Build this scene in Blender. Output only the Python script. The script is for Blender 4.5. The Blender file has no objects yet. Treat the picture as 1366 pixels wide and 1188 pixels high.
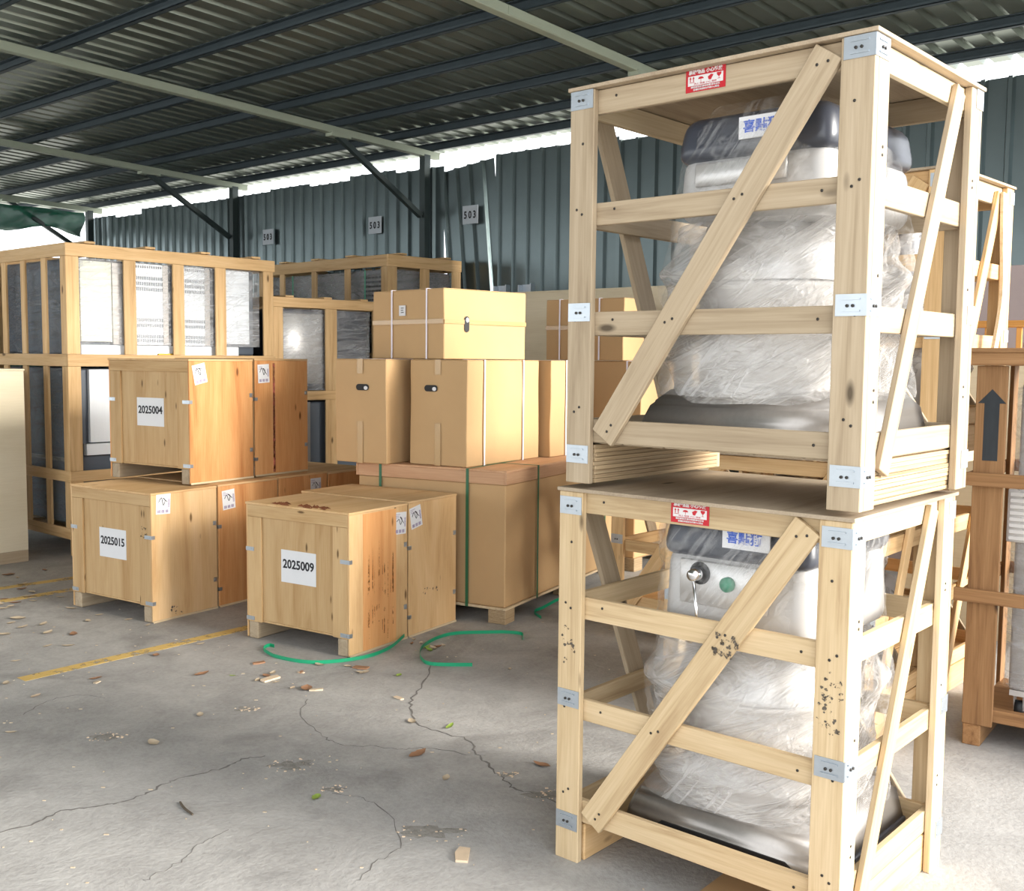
import bpy, bmesh, math, random
from mathutils import Vector, Matrix, noise
random.seed(7)
PI = math.pi
S = bpy.context.scene
COL = S.collection
# ------------------------------------------------------------ camera, world, sun, exposure
F_PX, PITCH, ROLL, CAM_H = 1419.1, 0.08175, 0.009426, 1.6
cam_d = bpy.data.cameras.new('camera'); cam = bpy.data.objects.new('camera', cam_d); COL.objects.link(cam)
cam_d.sensor_width = 36; cam_d.lens = F_PX / 1366 * 36; cam_d.clip_end = 300; cam_d.clip_start = .05
Xc = Vector((1, 0, 0)); Yc = Vector((0, math.sin(PITCH), math.cos(PITCH))); Fc = Vector((0, math.cos(PITCH), -math.sin(PITCH)))
rt = Xc * math.cos(ROLL) + Yc * math.sin(ROLL); up = -Xc * math.sin(ROLL) + Yc * math.cos(ROLL)
cam.matrix_world = Matrix(((rt.x, up.x, -Fc.x, 0), (rt.y, up.y, -Fc.y, 0), (rt.z, up.z, -Fc.z, CAM_H), (0, 0, 0, 1)))
S.camera = cam
w = bpy.data.worlds.new('world'); S.world = w; w.use_nodes = True
bg = w.node_tree.nodes['Background']; bg.inputs[0].default_value = (.93, .965, 1, 1); bg.inputs[1].default_value = 1.9
sd = bpy.data.lights.new('sun', 'SUN'); sun = bpy.data.objects.new('sun', sd); COL.objects.link(sun)
sd.energy = 5.5; sd.angle = math.radians(24); sd.color = (1, .95, .87)
SUN_DIR = Vector((.90, -.40, .27)).normalized()          # towards the sun: right of and behind the camera
sun.rotation_euler = SUN_DIR.to_track_quat('Z', 'Y').to_euler(); sun.location = (6, -4, 8)
S.view_settings.view_transform = 'Standard'; S.view_settings.look = 'None'
S.view_settings.gamma = 1; S.view_settings.use_curve_mapping = False
S.view_settings.exposure = 0.85
YAW = math.radians(49.3)                                  # the shed: local x runs to the back wall, local y along it

# ------------------------------------------------------------ materials
MATS = {}
def newmat(name):
    m = bpy.data.materials.new(name); m.use_nodes = True; MATS[name] = m
    nt = m.node_tree; return m, nt, nt.nodes['Principled BSDF']
def N(nt, t, **k):
    n = nt.nodes.new(t)
    for a, b in k.items():
        if a in n.inputs.keys() if hasattr(n.inputs, 'keys') else False: n.inputs[a].default_value = b
        else: setattr(n, a, b)
    return n
def ramp(nt, fac, stops):
    r = nt.nodes.new('ShaderNodeValToRGB'); e = r.color_ramp.elements
    while len(e) < len(stops): e.new(.5)
    for i, (p, c) in enumerate(stops):
        e[i].position = p; e[i].color = (*c, 1) if len(c) == 3 else c
    nt.links.new(fac, r.inputs[0]); return r.outputs[0]
def mixc(nt, f, a, b, mode='MIX'):
    m = nt.nodes.new('ShaderNodeMix'); m.data_type = 'RGBA'; m.blend_type = mode
    for i, v in ((0, f), (6, a), (7, b)):
        if hasattr(v, 'is_output'): nt.links.new(v, m.inputs[i])
        else: m.inputs[i].default_value = v if i == 0 else (*v, 1)
    return m.outputs[2]
def math_(nt, op, a, b=0):
    m = nt.nodes.new('ShaderNodeMath'); m.operation = op
    for i, v in enumerate((a, b)):
        if hasattr(v, 'is_output'): nt.links.new(v, m.inputs[i])
        else: m.inputs[i].default_value = v
    return m.outputs[0]
def coords(nt, scale, rnd=True, space='Object'):
    tc = nt.nodes.new('ShaderNodeTexCoord'); v = tc.outputs[space]
    if rnd:
        oi = nt.nodes.new('ShaderNodeObjectInfo'); k = math_(nt, 'MULTIPLY', oi.outputs['Random'], 37.)
        a = nt.nodes.new('ShaderNodeVectorMath'); a.operation = 'ADD'; nt.links.new(v, a.inputs[0]); nt.links.new(k, a.inputs[1]); v = a.outputs[0]
    mp = nt.nodes.new('ShaderNodeMapping'); mp.inputs['Scale'].default_value = scale; nt.links.new(v, mp.inputs[0]); return mp.outputs[0]
def noise_(nt, vec, sc=1, det=4, rough=.55, dist=0):
    n = nt.nodes.new('ShaderNodeTexNoise'); n.inputs['Scale'].default_value = sc; n.inputs['Detail'].default_value = det
    n.inputs['Roughness'].default_value = rough; n.inputs['Distortion'].default_value = dist
    nt.links.new(vec, n.inputs['Vector']); return n.outputs[0]
def wood(name, light, mid, dark, gscale=(1.2, 22, 22), knots=.45, rough=.62, vary=.12, kscale=(2.6, 7, 7)):
    m, nt, b = newmat(name)
    v = coords(nt, gscale)
    g = noise_(nt, v, 1, 5, .6, .9)
    col = ramp(nt, g, [(.28, dark), (.46, mid), (.70, light)])
    fine = noise_(nt, coords(nt, (6, 190, 190)), 1, 2, .5)
    col = mixc(nt, .22, col, ramp(nt, fine, [(.3, dark), (.62, light)]))
    vo = nt.nodes.new('ShaderNodeTexVoronoi'); vo.inputs['Scale'].default_value = 1; nt.links.new(coords(nt, kscale), vo.inputs['Vector'])
    kf = ramp(nt, vo.outputs['Distance'], [(.05, (1, 1, 1)), (.11, (0, 0, 0))])
    sel = math_(nt, 'GREATER_THAN', math_(nt, 'FRACT', math_(nt, 'MULTIPLY', vo.outputs['Color'], 7.3)), 1 - knots)
    kf = math_(nt, 'MULTIPLY', kf, sel)
    col = mixc(nt, kf, col, tuple(c * .38 for c in dark))
    oi = nt.nodes.new('ShaderNodeObjectInfo')
    hs = nt.nodes.new('ShaderNodeHueSaturation'); nt.links.new(col, hs.inputs['Color'])
    val = math_(nt, 'ADD', math_(nt, 'MULTIPLY', oi.outputs['Random'], vary * 2), 1 - vary); nt.links.new(val, hs.inputs['Value'])
    nt.links.new(hs.outputs[0], b.inputs['Base Color']); b.inputs['Roughness'].default_value = rough
    b.inputs['Specular IOR Level'].default_value = .25
    bp = nt.nodes.new('ShaderNodeBump'); bp.inputs['Strength'].default_value = .25; bp.inputs['Distance'].default_value = .002
    nt.links.new(g, bp.inputs['Height']); nt.links.new(bp.outputs[0], b.inputs['Normal']); return m
wood('pine', (.58, .445, .275), (.49, .36, .205), (.33, .215, .11))
wood('pine_pale', (.68, .56, .38), (.60, .47, .30), (.42, .30, .17))
wood('pine_grey', (.46, .365, .255), (.38, .295, .195), (.26, .19, .12), vary=.08)
wood('pine_warm', (.72, .50, .27), (.62, .40, .19), (.44, .25, .10))
wood('timber_brown', (.33, .185, .085), (.25, .13, .055), (.13, .06, .025), knots=.15)
wood('ply', (.56, .385, .20), (.48, .31, .145), (.36, .20, .075), gscale=(.9, 9, 9), knots=.8, kscale=(3.4, 12, 12), vary=.07)
wood('ply_orange', (.70, .385, .165), (.60, .285, .105), (.42, .155, .045), gscale=(.8, 7, 7), knots=.55, kscale=(3, 9, 9), vary=.05)
wood('ply_light', (.68, .47, .26), (.60, .385, .185), (.45, .25, .10), gscale=(.8, 6, 6), knots=.5, kscale=(3, 9, 9), vary=.05)
wood('ply_edge', (.54, .41, .26), (.38, .27, .15), (.17, .10, .05), gscale=(1.0, 20, 160), knots=.0, vary=.2)
wood('ply_grey', (.46, .37, .27), (.37, .29, .20), (.22, .16, .11), gscale=(.9, 5, 5), knots=.3)
wood('ply_panel', (.70, .62, .46), (.64, .56, .40), (.56, .47, .32), gscale=(.8, 3, 3), knots=.25, kscale=(4, 9, 9), vary=.02)
wood('lid_wood', (.60, .37, .22), (.52, .30, .17), (.38, .20, .10), gscale=(.8, 7, 7), knots=.2)
wood('bed_wood', (.72, .38, .12), (.62, .30, .08), (.46, .20, .05), knots=.1)
def plain(name, col, rough=.6, metal=0, spec=.4, nscale=None, namt=.15, bump=0, coat=0):
    m, nt, b = newmat(name)
    b.inputs['Roughness'].default_value = rough; b.inputs['Metallic'].default_value = metal; b.inputs['Specular IOR Level'].default_value = spec
    b.inputs['Coat Weight'].default_value = coat
    if nscale:
        n = noise_(nt, coords(nt, nscale if isinstance(nscale, tuple) else (nscale,) * 3), 1, 4, .6)
        c = mixc(nt, n, tuple(x * (1 - namt) for x in col), tuple(min(1, x * (1 + namt)) for x in col)); nt.links.new(c, b.inputs['Base Color'])
        if bump:
            bp = nt.nodes.new('ShaderNodeBump'); bp.inputs['Strength'].default_value = bump; bp.inputs['Distance'].default_value = .01
            nt.links.new(n, bp.inputs['Height']); nt.links.new(bp.outputs[0], b.inputs['Normal'])
    else: b.inputs['Base Color'].default_value = (*col, 1)
    return m
plain('galv', (.44, .48, .52), .36, .8, .5, (30, 30, 30), .12)
plain('pale_ground', (.62, .60, .54), .9, 0, .2, .5, .15)
plain('nail', (.05, .045, .04), .5, .5)
plain('cardboard', (.50, .325, .165), .75, 0, .2, (4, 4, 4), .08, .15)
plain('cardboard_dark', (.42, .27, .13), .75, 0, .2, (4, 4, 4), .08, .15)
plain('tape', (.46, .29, .12), .22, 0, .6, (3, 40, 40), .1, .2)
plain('strap_white', (.80, .76, .84), .4)
plain('strap_green', (.03, .13, .06), .35)
plain('strap_bright', (.01, .30, .14), .35, 0, .5, 8, .1)
plain('paper', (.68, .68, .69), .6, 0, .3, (9, 9, 9), .05)
plain('paper_sign', (.42, .46, .50), .4, 0, .4, (9, 9, 9), .1)
plain('ink', (.012, .012, .016), .6)
plain('ink_violet', (.30, .24, .36), .6)
plain('red', (.46, .008, .018), .4)
plain('white_print', (.66, .63, .62), .5)
plain('black_paint', (.025, .03, .035), .6, 0, .3, (30, 30, 8), .4)
plain('dark', (.012, .012, .013), .6)
plain('yellow', (.75, .50, .03), .5)
plain('steel', (.30, .28, .26), .34, .7, .5, (4, 60, 60), .12)
plain('steel_light', (.62, .61, .60), .35, .6, .5, (4, 50, 50), .08)
plain('body_grey', (.46, .45, .44), .45, .2)
plain('cap_dark', (.045, .05, .065), .3, 0, .5)
plain('bowl_white', (.60, .58, .56), .5)
plain('blue_ink', (.03, .10, .50), .4)
plain('button_green', (.02, .22, .12), .35)
plain('chrome', (.75, .75, .76), .18, 1)
plain('white_enamel', (.84, .88, .92), .35, 0, .5, (3, 3, 60), .05)
plain('cream_enamel', (.72, .74, .60), .4, 0, .5, (3, 3, 70), .12)
plain('cart_grey', (.36, .34, .32), .4, .3, .5, (3, 3, 40), .15)
plain('vent_dark', (.10, .12, .15), .5)
plain('gold_foil', (.66, .42, .02), .4)
plain('rafter_green', (.34, .38, .30), .55, .1, .4, (3, 8, 8), .18, .1)
plain('purlin_blue', (.05, .07, .085), .5, .2, .4, (2, 8, 8), .2)
plain('column_dark', (.035, .05, .05), .5, .2, .4, 4, .2)
plain('roof_metal', (.25, .28, .245), .36, .75, .5, (1.5, 3, 3), .14, .05)
plain('wall_metal', (.14, .175, .178), .30, .8, .5, (2, 2, .6), .2, .05)
plain('wall_green', (.05, .13, .10), .5, .2, .4, (2, 2, 1), .25)
plain('mauve_board', (.36, .30, .30), .7, 0, .3, 3, .12)
plain('leaf_brown', (.30, .16, .09), .6, 0, .3, 20, .3)
plain('leaf_tan', (.52, .42, .30), .6, 0, .3, 20, .3)
plain('leaf_green', (.26, .36, .07), .5, 0, .3, 20, .3)
plain('bark', (.10, .08, .06), .8, 0, .2, 20, .3)
plain('chip_pale', (.62, .48, .34), .7, 0, .3, 20, .2)
plain('crack', (.17, .16, .15), .9, 0, .1, 12, .3)
plain('spall', (.27, .255, .23), .9, 0, .1, (40, 40, 40), .45, .6)
plain('splinter', (.20, .07, .03), .8, 0, .2, 30, .5)
plain('cloth_white', (.78, .78, .78), .8, 0, .2, 8, .08, .3)
def m_floor():
    m, nt, b = newmat('concrete')
    v = coords(nt, (1, 1, 1), False)
    a = noise_(nt, v, .55, 6, .62, .6); c = noise_(nt, v, 3.2, 8, .7, .4); d = noise_(nt, v, 55, 3, .6)
    col = ramp(nt, a, [(.32, (.31, .30, .285)), (.5, (.39, .375, .36)), (.68, (.47, .455, .44))])
    col = mixc(nt, .45, col, ramp(nt, c, [(.34, (.25, .24, .225)), (.5, (.37, .36, .345)), (.64, (.50, .49, .47))]))
    col = mixc(nt, .18, col, ramp(nt, d, [(.3, (.14, .13, .12)), (.6, (.42, .41, .39))]))
    st = noise_(nt, v, 1.35, 4, .55, 1.2)
    col = mixc(nt, math_(nt, 'MULTIPLY', ramp(nt, st, [(.56, (0, 0, 0)), (.70, (1, 1, 1))]), .4), col, (.13, .125, .12))
    nt.links.new(col, b.inputs['Base Color']); nt.links.new(ramp(nt, c, [(.3, (.8, .8, .8)), (.7, (.55, .55, .55))]), b.inputs['Roughness'])
    b.inputs['Specular IOR Level'].default_value = .35
    bp = nt.nodes.new('ShaderNodeBump'); bp.inputs['Strength'].default_value = .35; bp.inputs['Distance'].default_value = .02
    nt.links.new(math_(nt, 'ADD', c, math_(nt, 'MULTIPLY', d, .3)), bp.inputs['Height']); nt.links.new(bp.outputs[0], b.inputs['Normal'])
m_floor()
def worn(name, col, thr=(.40, .48), sc=9):
    m, nt, b = newmat(name)
    n = noise_(nt, coords(nt, (1, 1, 1), False), sc, 6, .75)
    b.inputs['Base Color'].default_value = (*col, 1); b.inputs['Roughness'].default_value = .7
    nt.links.new(ramp(nt, n, [(thr[0], (0, 0, 0)), (thr[1], (1, 1, 1))]), b.inputs['Alpha'])
worn('line_paint', (.62, .42, .13))
worn('scuff', (.10, .08, .06), (.50, .53), 60)
worn('stain_orange', (.42, .15, .03), (.50, .66), 6)
worn('stain_red', (.55, .16, .10), (.42, .62), 8)
def film(name, lo=.25, hi=.8, col=(.86, .86, .87), streak=50, rot=(0, 0, 0), rough=.16, bump=.8, fold=1., line=.5):
    """stretch film: long straight pull lines across soft folds; thicker (milkier) where it overlaps"""
    m, nt, b = newmat(name); out = nt.nodes['Material Output']
    def co(scale, r):
        tc = nt.nodes.new('ShaderNodeTexCoord'); mp = nt.nodes.new('ShaderNodeMapping'); mp.inputs['Rotation'].default_value = r
        nt.links.new(tc.outputs['Object'], mp.inputs[0]); m2 = nt.nodes.new('ShaderNodeMapping'); m2.inputs['Scale'].default_value = scale; nt.links.new(mp.outputs[0], m2.inputs[0]); return m2.outputs[0]
    a = noise_(nt, co((1.6, 1.6, streak), rot), 1, 3, .6, .25); a2 = noise_(nt, co((2.6, 2.6, streak * .6), (rot[0] - .5, rot[1] + .35, 0)), 1, 3, .55, .4)
    f1 = noise_(nt, co((4.5, 4.5, 9), (.3, .2, 0)), 1, 4, .55, .8); n2 = noise_(nt, co((2.4, 2.4, 4), (0, .4, 0)), 1, 3, .5, .6)
    def ridge(x, k, w): return math_(nt, 'MAXIMUM', math_(nt, 'SUBTRACT', 1, math_(nt, 'MULTIPLY', math_(nt, 'ABSOLUTE', math_(nt, 'SUBTRACT', x, k)), w)), 0)
    r1 = ridge(a, .60, 16.); r2 = ridge(a2, .62, 20.); r3 = ridge(f1, .5, 26.)
    h = math_(nt, 'ADD', math_(nt, 'MULTIPLY', f1, 2.6 * fold), math_(nt, 'ADD', math_(nt, 'MULTIPLY', a, .9), math_(nt, 'MULTIPLY', a2, .7)))
    h = math_(nt, 'ADD', h, math_(nt, 'MULTIPLY', math_(nt, 'ADD', r1, r3), .18))
    bp = nt.nodes.new('ShaderNodeBump'); bp.inputs['Strength'].default_value = bump; bp.inputs['Distance'].default_value = .018
    nt.links.new(h, bp.inputs['Height'])
    b.inputs['Base Color'].default_value = (*col, 1); b.inputs['Roughness'].default_value = rough; b.inputs['Specular IOR Level'].default_value = .9
    nt.links.new(bp.outputs[0], b.inputs['Normal'])
    tl = nt.nodes.new('ShaderNodeBsdfTranslucent'); tl.inputs[0].default_value = (*col, 1)
    ms = nt.nodes.new('ShaderNodeMixShader'); ms.inputs[0].default_value = .3; nt.links.new(b.outputs[0], ms.inputs[1]); nt.links.new(tl.outputs[0], ms.inputs[2])
    tr = nt.nodes.new('ShaderNodeBsdfTransparent')
    mr = nt.nodes.new('ShaderNodeMapRange'); mr.inputs[1].default_value = .36; mr.inputs[2].default_value = .66
    mr.inputs[3].default_value = lo; mr.inputs[4].default_value = hi; nt.links.new(n2, mr.inputs[0])
    rr = math_(nt, 'MAXIMUM', math_(nt, 'MAXIMUM', r1, r2), math_(nt, 'MULTIPLY', r3, .7))
    f = math_(nt, 'MINIMUM', math_(nt, 'ADD', mr.outputs[0], math_(nt, 'MULTIPLY', rr, line)), 1.)
    mx = nt.nodes.new('ShaderNodeMixShader'); nt.links.new(f, mx.inputs[0]); nt.links.new(tr.outputs[0], mx.inputs[1]); nt.links.new(ms.outputs[0], mx.inputs[2])
    nt.links.new(mx.outputs[0], out.inputs['Surface']); return m
film('film_milky', .18, .66, (.58, .56, .54), 45, (.45, .35, 0), .15, .8, 1., .35)
film('film_clear', .02, .16, (.80, .79, .78), 30, (.9, .7, 0), .10, .6, .8, .22)
film('film_dark', .06, .22, (.45, .48, .52), 34, (.08, .1, 0), .09, .9, .6, .25)
film('film_sheet', .05, .22, (.85, .86, .88), 40, (.05, .05, 0), .12, .5, .25, .18)
film('tarp_green', .85, .97, (.015, .15, .09), 4, (0, 0, 0), .5, .3, .5, .0)
def M(n): return MATS[n]

# ------------------------------------------------------------ object helpers
def root(name, label=None, cat=None, loc=(0, 0, 0), yaw=0, group=None, kind=None):
    o = bpy.data.objects.new(name, None); COL.objects.link(o); o.location = loc; o.rotation_euler = (0, 0, yaw); o.empty_display_size = .1
    return tag(o, label, cat, group, kind)
def tag(o, label=None, cat=None, group=None, kind=None):
    if label: o['label'] = label
    if cat: o['category'] = cat
    if group: o['group'] = group
    if kind: o['kind'] = kind
    return o
def link(name, me, mat, parent=None, mw=None, label=None, kind=None):
    o = bpy.data.objects.new(name, me); COL.objects.link(o)
    if mat and not me.materials: me.materials.append(M(mat))
    if parent: o.parent = parent
    if mw is not None: o.matrix_basis = mw
    if label: o['label'] = label
    if kind: o['kind'] = kind
    return o
BOXC = {}
def boxmesh(l, wd, t, mat, bev):
    key = (round(l, 4), round(wd, 4), round(t, 4), mat, bev)
    if key in BOXC: return BOXC[key]
    bm = bmesh.new(); bmesh.ops.create_cube(bm, size=1)
    for v in bm.verts: v.co = Vector((v.co.x * l, v.co.y * wd, v.co.z * t))
    bv = min(bev, min(l, wd, t) * .3)
    if bv > .0004: bmesh.ops.bevel(bm, geom=bm.edges[:], offset=bv, segments=1, affect='EDGES')
    me = bpy.data.meshes.new('board'); bm.to_mesh(me); bm.free(); me.materials.append(M(mat)); BOXC[key] = me; return me
AX = {'x': Matrix(((1, 0, 0), (0, 1, 0), (0, 0, 1))), 'y': Matrix(((0, -1, 0), (1, 0, 0), (0, 0, 1))), 'z': Matrix(((0, 0, -1), (0, 1, 0), (1, 0, 0)))}
def slab(parent, name, mat, lo, hi, g=None, bev=.0015, label=None, tilt=0):
    """box between two corners of the parent's space; its mesh runs along local x so the grain follows the board"""
    d = [abs(hi[i] - lo[i]) for i in range(3)]; c = Vector([(hi[i] + lo[i]) / 2 for i in range(3)])
    if g is None: g = 'xyz'[d.index(max(d))]
    dims = {'x': (d[0], d[1], d[2]), 'y': (d[1], d[0], d[2]), 'z': (d[2], d[1], d[0])}[g]
    mw = Matrix.Translation(c) @ AX[g].to_4x4()
    if tilt: mw = mw @ Matrix.Rotation(tilt, 4, 'Z')
    return link(name, boxmesh(*dims, mat, bev), None, parent, mw, label)
def beam(parent, name, mat, A, B, wd, t, nrm, bev=.0015, label=None):
    A = Vector(A); B = Vector(B); x = (B - A).normalized(); z = Vector(nrm); z = (z - x * z.dot(x)).normalized(); y = z.cross(x)
    R = Matrix((x, y, z)).transposed().to_4x4()
    return link(name, boxmesh((B - A).length, wd, t, mat, bev), None, parent, Matrix.Translation((A + B) / 2) @ R, label)
def mesh(vs, fs, name='mesh', smooth=False):
    me = bpy.data.meshes.new(name); me.from_pydata([tuple(v) for v in vs], [], fs); me.update()
    if smooth:
        for p in me.polygons: p.use_smooth = True
    return me
class MB:
    def __init__(s): s.v = []; s.f = []
    def box(s, lo, hi):
        n = len(s.v); (a, b, c), (d, e, f) = lo, hi
        s.v += [(a, b, c), (d, b, c), (d, e, c), (a, e, c), (a, b, f), (d, b, f), (d, e, f), (a, e, f)]
        s.f += [tuple(n + i for i in q) for q in ((0, 3, 2, 1), (4, 5, 6, 7), (0, 1, 5, 4), (1, 2, 6, 5), (2, 3, 7, 6), (3, 0, 4, 7))]; return s
    def poly(s, pts, off):
        n = len(s.v); k = len(pts); off = Vector(off)
        s.v += [tuple(p) for p in pts] + [tuple(Vector(p) + off) for p in pts]
        s.f += [tuple(n + i for i in range(k))[::-1], tuple(n + k + i for i in range(k))] + [(n + i, n + (i + 1) % k, n + k + (i + 1) % k, n + k + i) for i in range(k)]; return s
    def build(s, name, mat, parent=None, mw=None, label=None, kind=None, smooth=False): return link(name, mesh(s.v, s.f, name, smooth), mat, parent, mw, label, kind)
def lathe(parent, name, mat, prof, c, seg=28, label=None, mw=None, arc=None):
    vs = []; fs = []; k = len(prof)
    for i in range(seg):
        a = 2 * PI * i / seg
        for r, z in prof: vs.append((c[0] + r * math.cos(a), c[1] + r * math.sin(a), c[2] + z))
    for i in range(seg):
        j = (i + 1) % seg
        for q in range(k - 1): fs.append((i * k + q, j * k + q, j * k + q + 1, i * k + q + 1))
    return link(name, mesh(vs, fs, name, True), mat, parent, mw, label)
def tube(parent, name, mat, A, B, r, seg=12, label=None, r2=None):
    A = Vector(A); B = Vector(B); L = (B - A).length; r2 = r if r2 is None else r2
    R = (B - A).to_track_quat('Z', 'Y').to_matrix().to_4x4()
    return lathe(parent, name, mat, [(0, 0), (r, 0), (r2, L), (0, L)], (0, 0, 0), seg, label, Matrix.Translation(A) @ R)
def ribbon(parent, name, mat, pts, wd, th, side, label=None, mw=None):
    """strip that follows pts; side(i) gives the width direction"""
    vs = []; fs = []; n = len(pts); pts = [Vector(p) for p in pts]
    for i, p in enumerate(pts):
        t = (pts[min(i + 1, n - 1)] - pts[max(i - 1, 0)]).normalized(); s = Vector(side(i)); s = (s - t * s.dot(t)).normalized(); u = t.cross(s)
        for a, b in ((-1, -1), (1, -1), (1, 1), (-1, 1)): vs.append(p + s * wd / 2 * a + u * th / 2 * b)
    for i in range(n - 1):
        for q in range(4): fs.append((4 * i + q, 4 * i + (q + 1) % 4, 4 * i + 4 + (q + 1) % 4, 4 * i + 4 + q))
    fs += [(0, 3, 2, 1), (4 * n - 4, 4 * n - 3, 4 * n - 2, 4 * n - 1)]
    return link(name, mesh(vs, fs, name), mat, parent, mw, label)
def smooth_pts(pts, k=6):
    pts = [Vector(p) for p in pts]; out = []
    for i in range(len(pts) - 1):
        p0 = pts[max(i - 1, 0)]; p1 = pts[i]; p2 = pts[i + 1]; p3 = pts[min(i + 2, len(pts) - 1)]
        for j in range(k):
            t = j / k; out.append(.5 * ((2 * p1) + (p2 - p0) * t + (2 * p0 - 5 * p1 + 4 * p2 - p3) * t * t + (3 * p1 - p0 - 3 * p2 + p3) * t ** 3))
    return out + [pts[-1]]
FX = Matrix(((0, 0, -1), (-1, 0, 0), (0, 1, 0)))     # columns: text right, text up, outward  -> face x=0 seen from -x
FY = Matrix(((1, 0, 0), (0, 0, -1), (0, 1, 0)))      # face y=0 seen from -y
def text(parent, name, s, size, mat, loc, face=FX, bold=0., sx=1., label=None, rot=0, track=1.):
    c = bpy.data.curves.new(name, 'FONT'); c.body = s; c.size = size; c.align_x = 'CENTER'; c.align_y = 'CENTER'; c.offset = bold; c.space_character = track; c.extrude = .0004; c.resolution_u = 3
    o = bpy.data.objects.new(name, c); COL.objects.link(o); bpy.context.view_layer.update()
    me = bpy.data.meshes.new_from_object(o.evaluated_get(bpy.context.evaluated_depsgraph_get())); bpy.data.objects.remove(o); bpy.data.curves.remove(c)
    me.materials.clear()
    mw = Matrix.Translation(loc) @ face.to_4x4() @ Matrix.Rotation(rot, 4, 'Z') @ Matrix.Diagonal((sx, 1, 1, 1))
    return link(name, me, mat, parent, mw, label)
def onface(loc, face, rot=0): return Matrix.Translation(loc) @ face.to_4x4() @ Matrix.Rotation(rot, 4, 'Z')

# ------------------------------------------------------------ the setting
def corr(n, per, L, ribw, ribh, sl, t=.0012):
    """trapezoidal sheet: x across n ribs, y along L, ribs rise to +z"""
    prof = []
    for i in range(n):
        x = i * per; prof += [(x, 0), (x + per - ribw - 2 * sl, 0), (x + per - ribw - sl, ribh), (x + per - sl, ribh)]
    prof.append((n * per, 0)); prof.append((n * per + per * .12, 0)); k = len(prof)
    vs = [(x, 0, z) for x, z in prof] + [(x, L, z) for x, z in prof] + [(x, 0, z + t) for x, z in prof] + [(x, L, z + t) for x, z in prof]
    fs = [(i + 1, i, k + i, k + i + 1) for i in range(k - 1)] + [(2 * k + i, 2 * k + i + 1, 3 * k + i + 1, 3 * k + i) for i in range(k - 1)]
    return mesh(vs, fs, 'sheet')
floor = slab(None, 'floor', 'concrete', (-9, -9, -.12), (9, 9, 0), bev=0)
floor.matrix_basis = Matrix.Rotation(YAW, 4, 'Z') @ Matrix.Translation((1.2, 7, -.06)); tag(floor, kind='structure')
ground = slab(None, 'ground', 'pale_ground', (-60, -60, -.3), (60, 60, -.13), bev=0); tag(ground, kind='structure')
def zr(s): return 3.75 + .03 * (8.3 - s)            # underside of the rafters
T0, T1, S0, S1 = .55, 17.0, -8.0, 8.75
ceil = root('ceiling', yaw=YAW, kind='structure')
sheet_me = corr(4, .2, S1 - S0, .05, .040, .012); sheet_me.materials.append(M('roof_metal'))
ang = math.atan(.03); i = 0; t = T0
while t < T1:
    mw = Matrix.Translation((S0, t, zr(S0) + .155 + .004 * (i % 2))) @ Matrix.Rotation(ang, 4, 'Y') @ Matrix.Rotation(-PI / 2, 4, 'Z') @ Matrix.Scale(-1, 4, (1, 0, 0))
    link('roof_sheet', sheet_me, None, ceil, mw); t += .8; i += 1
for s in [-7.9, -7.2, -6.5, -5.8, -5.1, -4.4, -3.7, -3.0, -2.3, -1.6, -.9, -.2, .5, 1.2, 1.95, 2.68, 3.4, 4.12, 4.86, 5.57, 6.27, 7.0, 7.72, 8.3]:
    z = zr(s)
    z -= .05; m = MB(); m.box((s - .022, T0, z + .12), (s + .022, T1, z + .128)).box((s + .018, T0, z + .12), (s + .022, T1, z + .202)).box((s - .022, T0, z + .195), (s + .022, T1, z + .202)).box((s - .022, T0, z + .12), (s - .018, T1, z + .142))
    m.build('purlin', 'purlin_blue', ceil)
COLT = [.9, 4.75, 8.35, 11.86, 15.6]
for t in COLT:
    A = (S0, t, zr(S0) + .035); B = (8.42, t, zr(8.42) + .035)
    beam(ceil, 'rafter', 'rafter_green', A, B, .075, .07, (0, 0, 1), .004)
    beam(ceil, 'splice_plate', 'rafter_green', (5.4, t - .04, zr(5.4) + .035), (5.95, t - .04, zr(5.95) + .035), .06, .006, (0, 1, 0))
wall = root('wall_back', yaw=YAW, kind='structure')
hs = [3.65, 3.67, 3.635, 3.66]
wme = {}
i = 0; t = T0
while t < 15.6:
    L = hs[i % 4] + .015 * (i % 3)
    if L not in wme:
        wme[L] = corr(4, .19, L, .028, .034, .016); wme[L].materials.append(M('wall_metal'))
    gap = 0
    t_ = t; lean = 0
    if abs(t - 7.39) < .1: lean = -.10
    # local: x across -> +y, y along -> +z, ribs -> -x
    R = Matrix(((0, 0, -1), (1, 0, 0), (0, 1, 0))).to_4x4()
    mw = Matrix.Translation((8.32 + .003 * (i % 2) + (.034 if lean else 0), t_, 2.9 if lean else 0)) @ Matrix.Rotation(lean, 4, 'X') @ Matrix.Translation((0, 0, -2.9 if lean else 0)) @ R
    link('wall_sheet', wme[L], None, wall, mw); t += .76; i += 1
for t in COLT[1:] + [COLT[0]]:
    slab(wall, 'column', 'column_dark', (8.18, t - .04, 0), (8.27, t + .04, zr(8.2) + .02), 'z')
    beam(wall, 'knee_brace', 'column_dark', (7.0, t, zr(7.0) + .0), (8.16, t, 3.12), .055, .055, (0, 1, 0), .003)
    slab(wall, 'bracket_plate', 'rafter_green', (6.9, t - .05, zr(6.9) - .03), (7.15, t + .05, zr(6.9) + .01), 'x')
for t, s in ((11.2, '503'), (9.2, '503'), (7.72, '503')):
    p = slab(wall, 'number_sign', 'paper_sign', (8.268, t - .11, 3.0), (8.272, t + .11, 3.19), 'z', .0005)
    d = text(wall, 'sign_number', s, .105, 'ink', (8.264, t, 3.09), FX, .003, .85, track=1.45)
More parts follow.
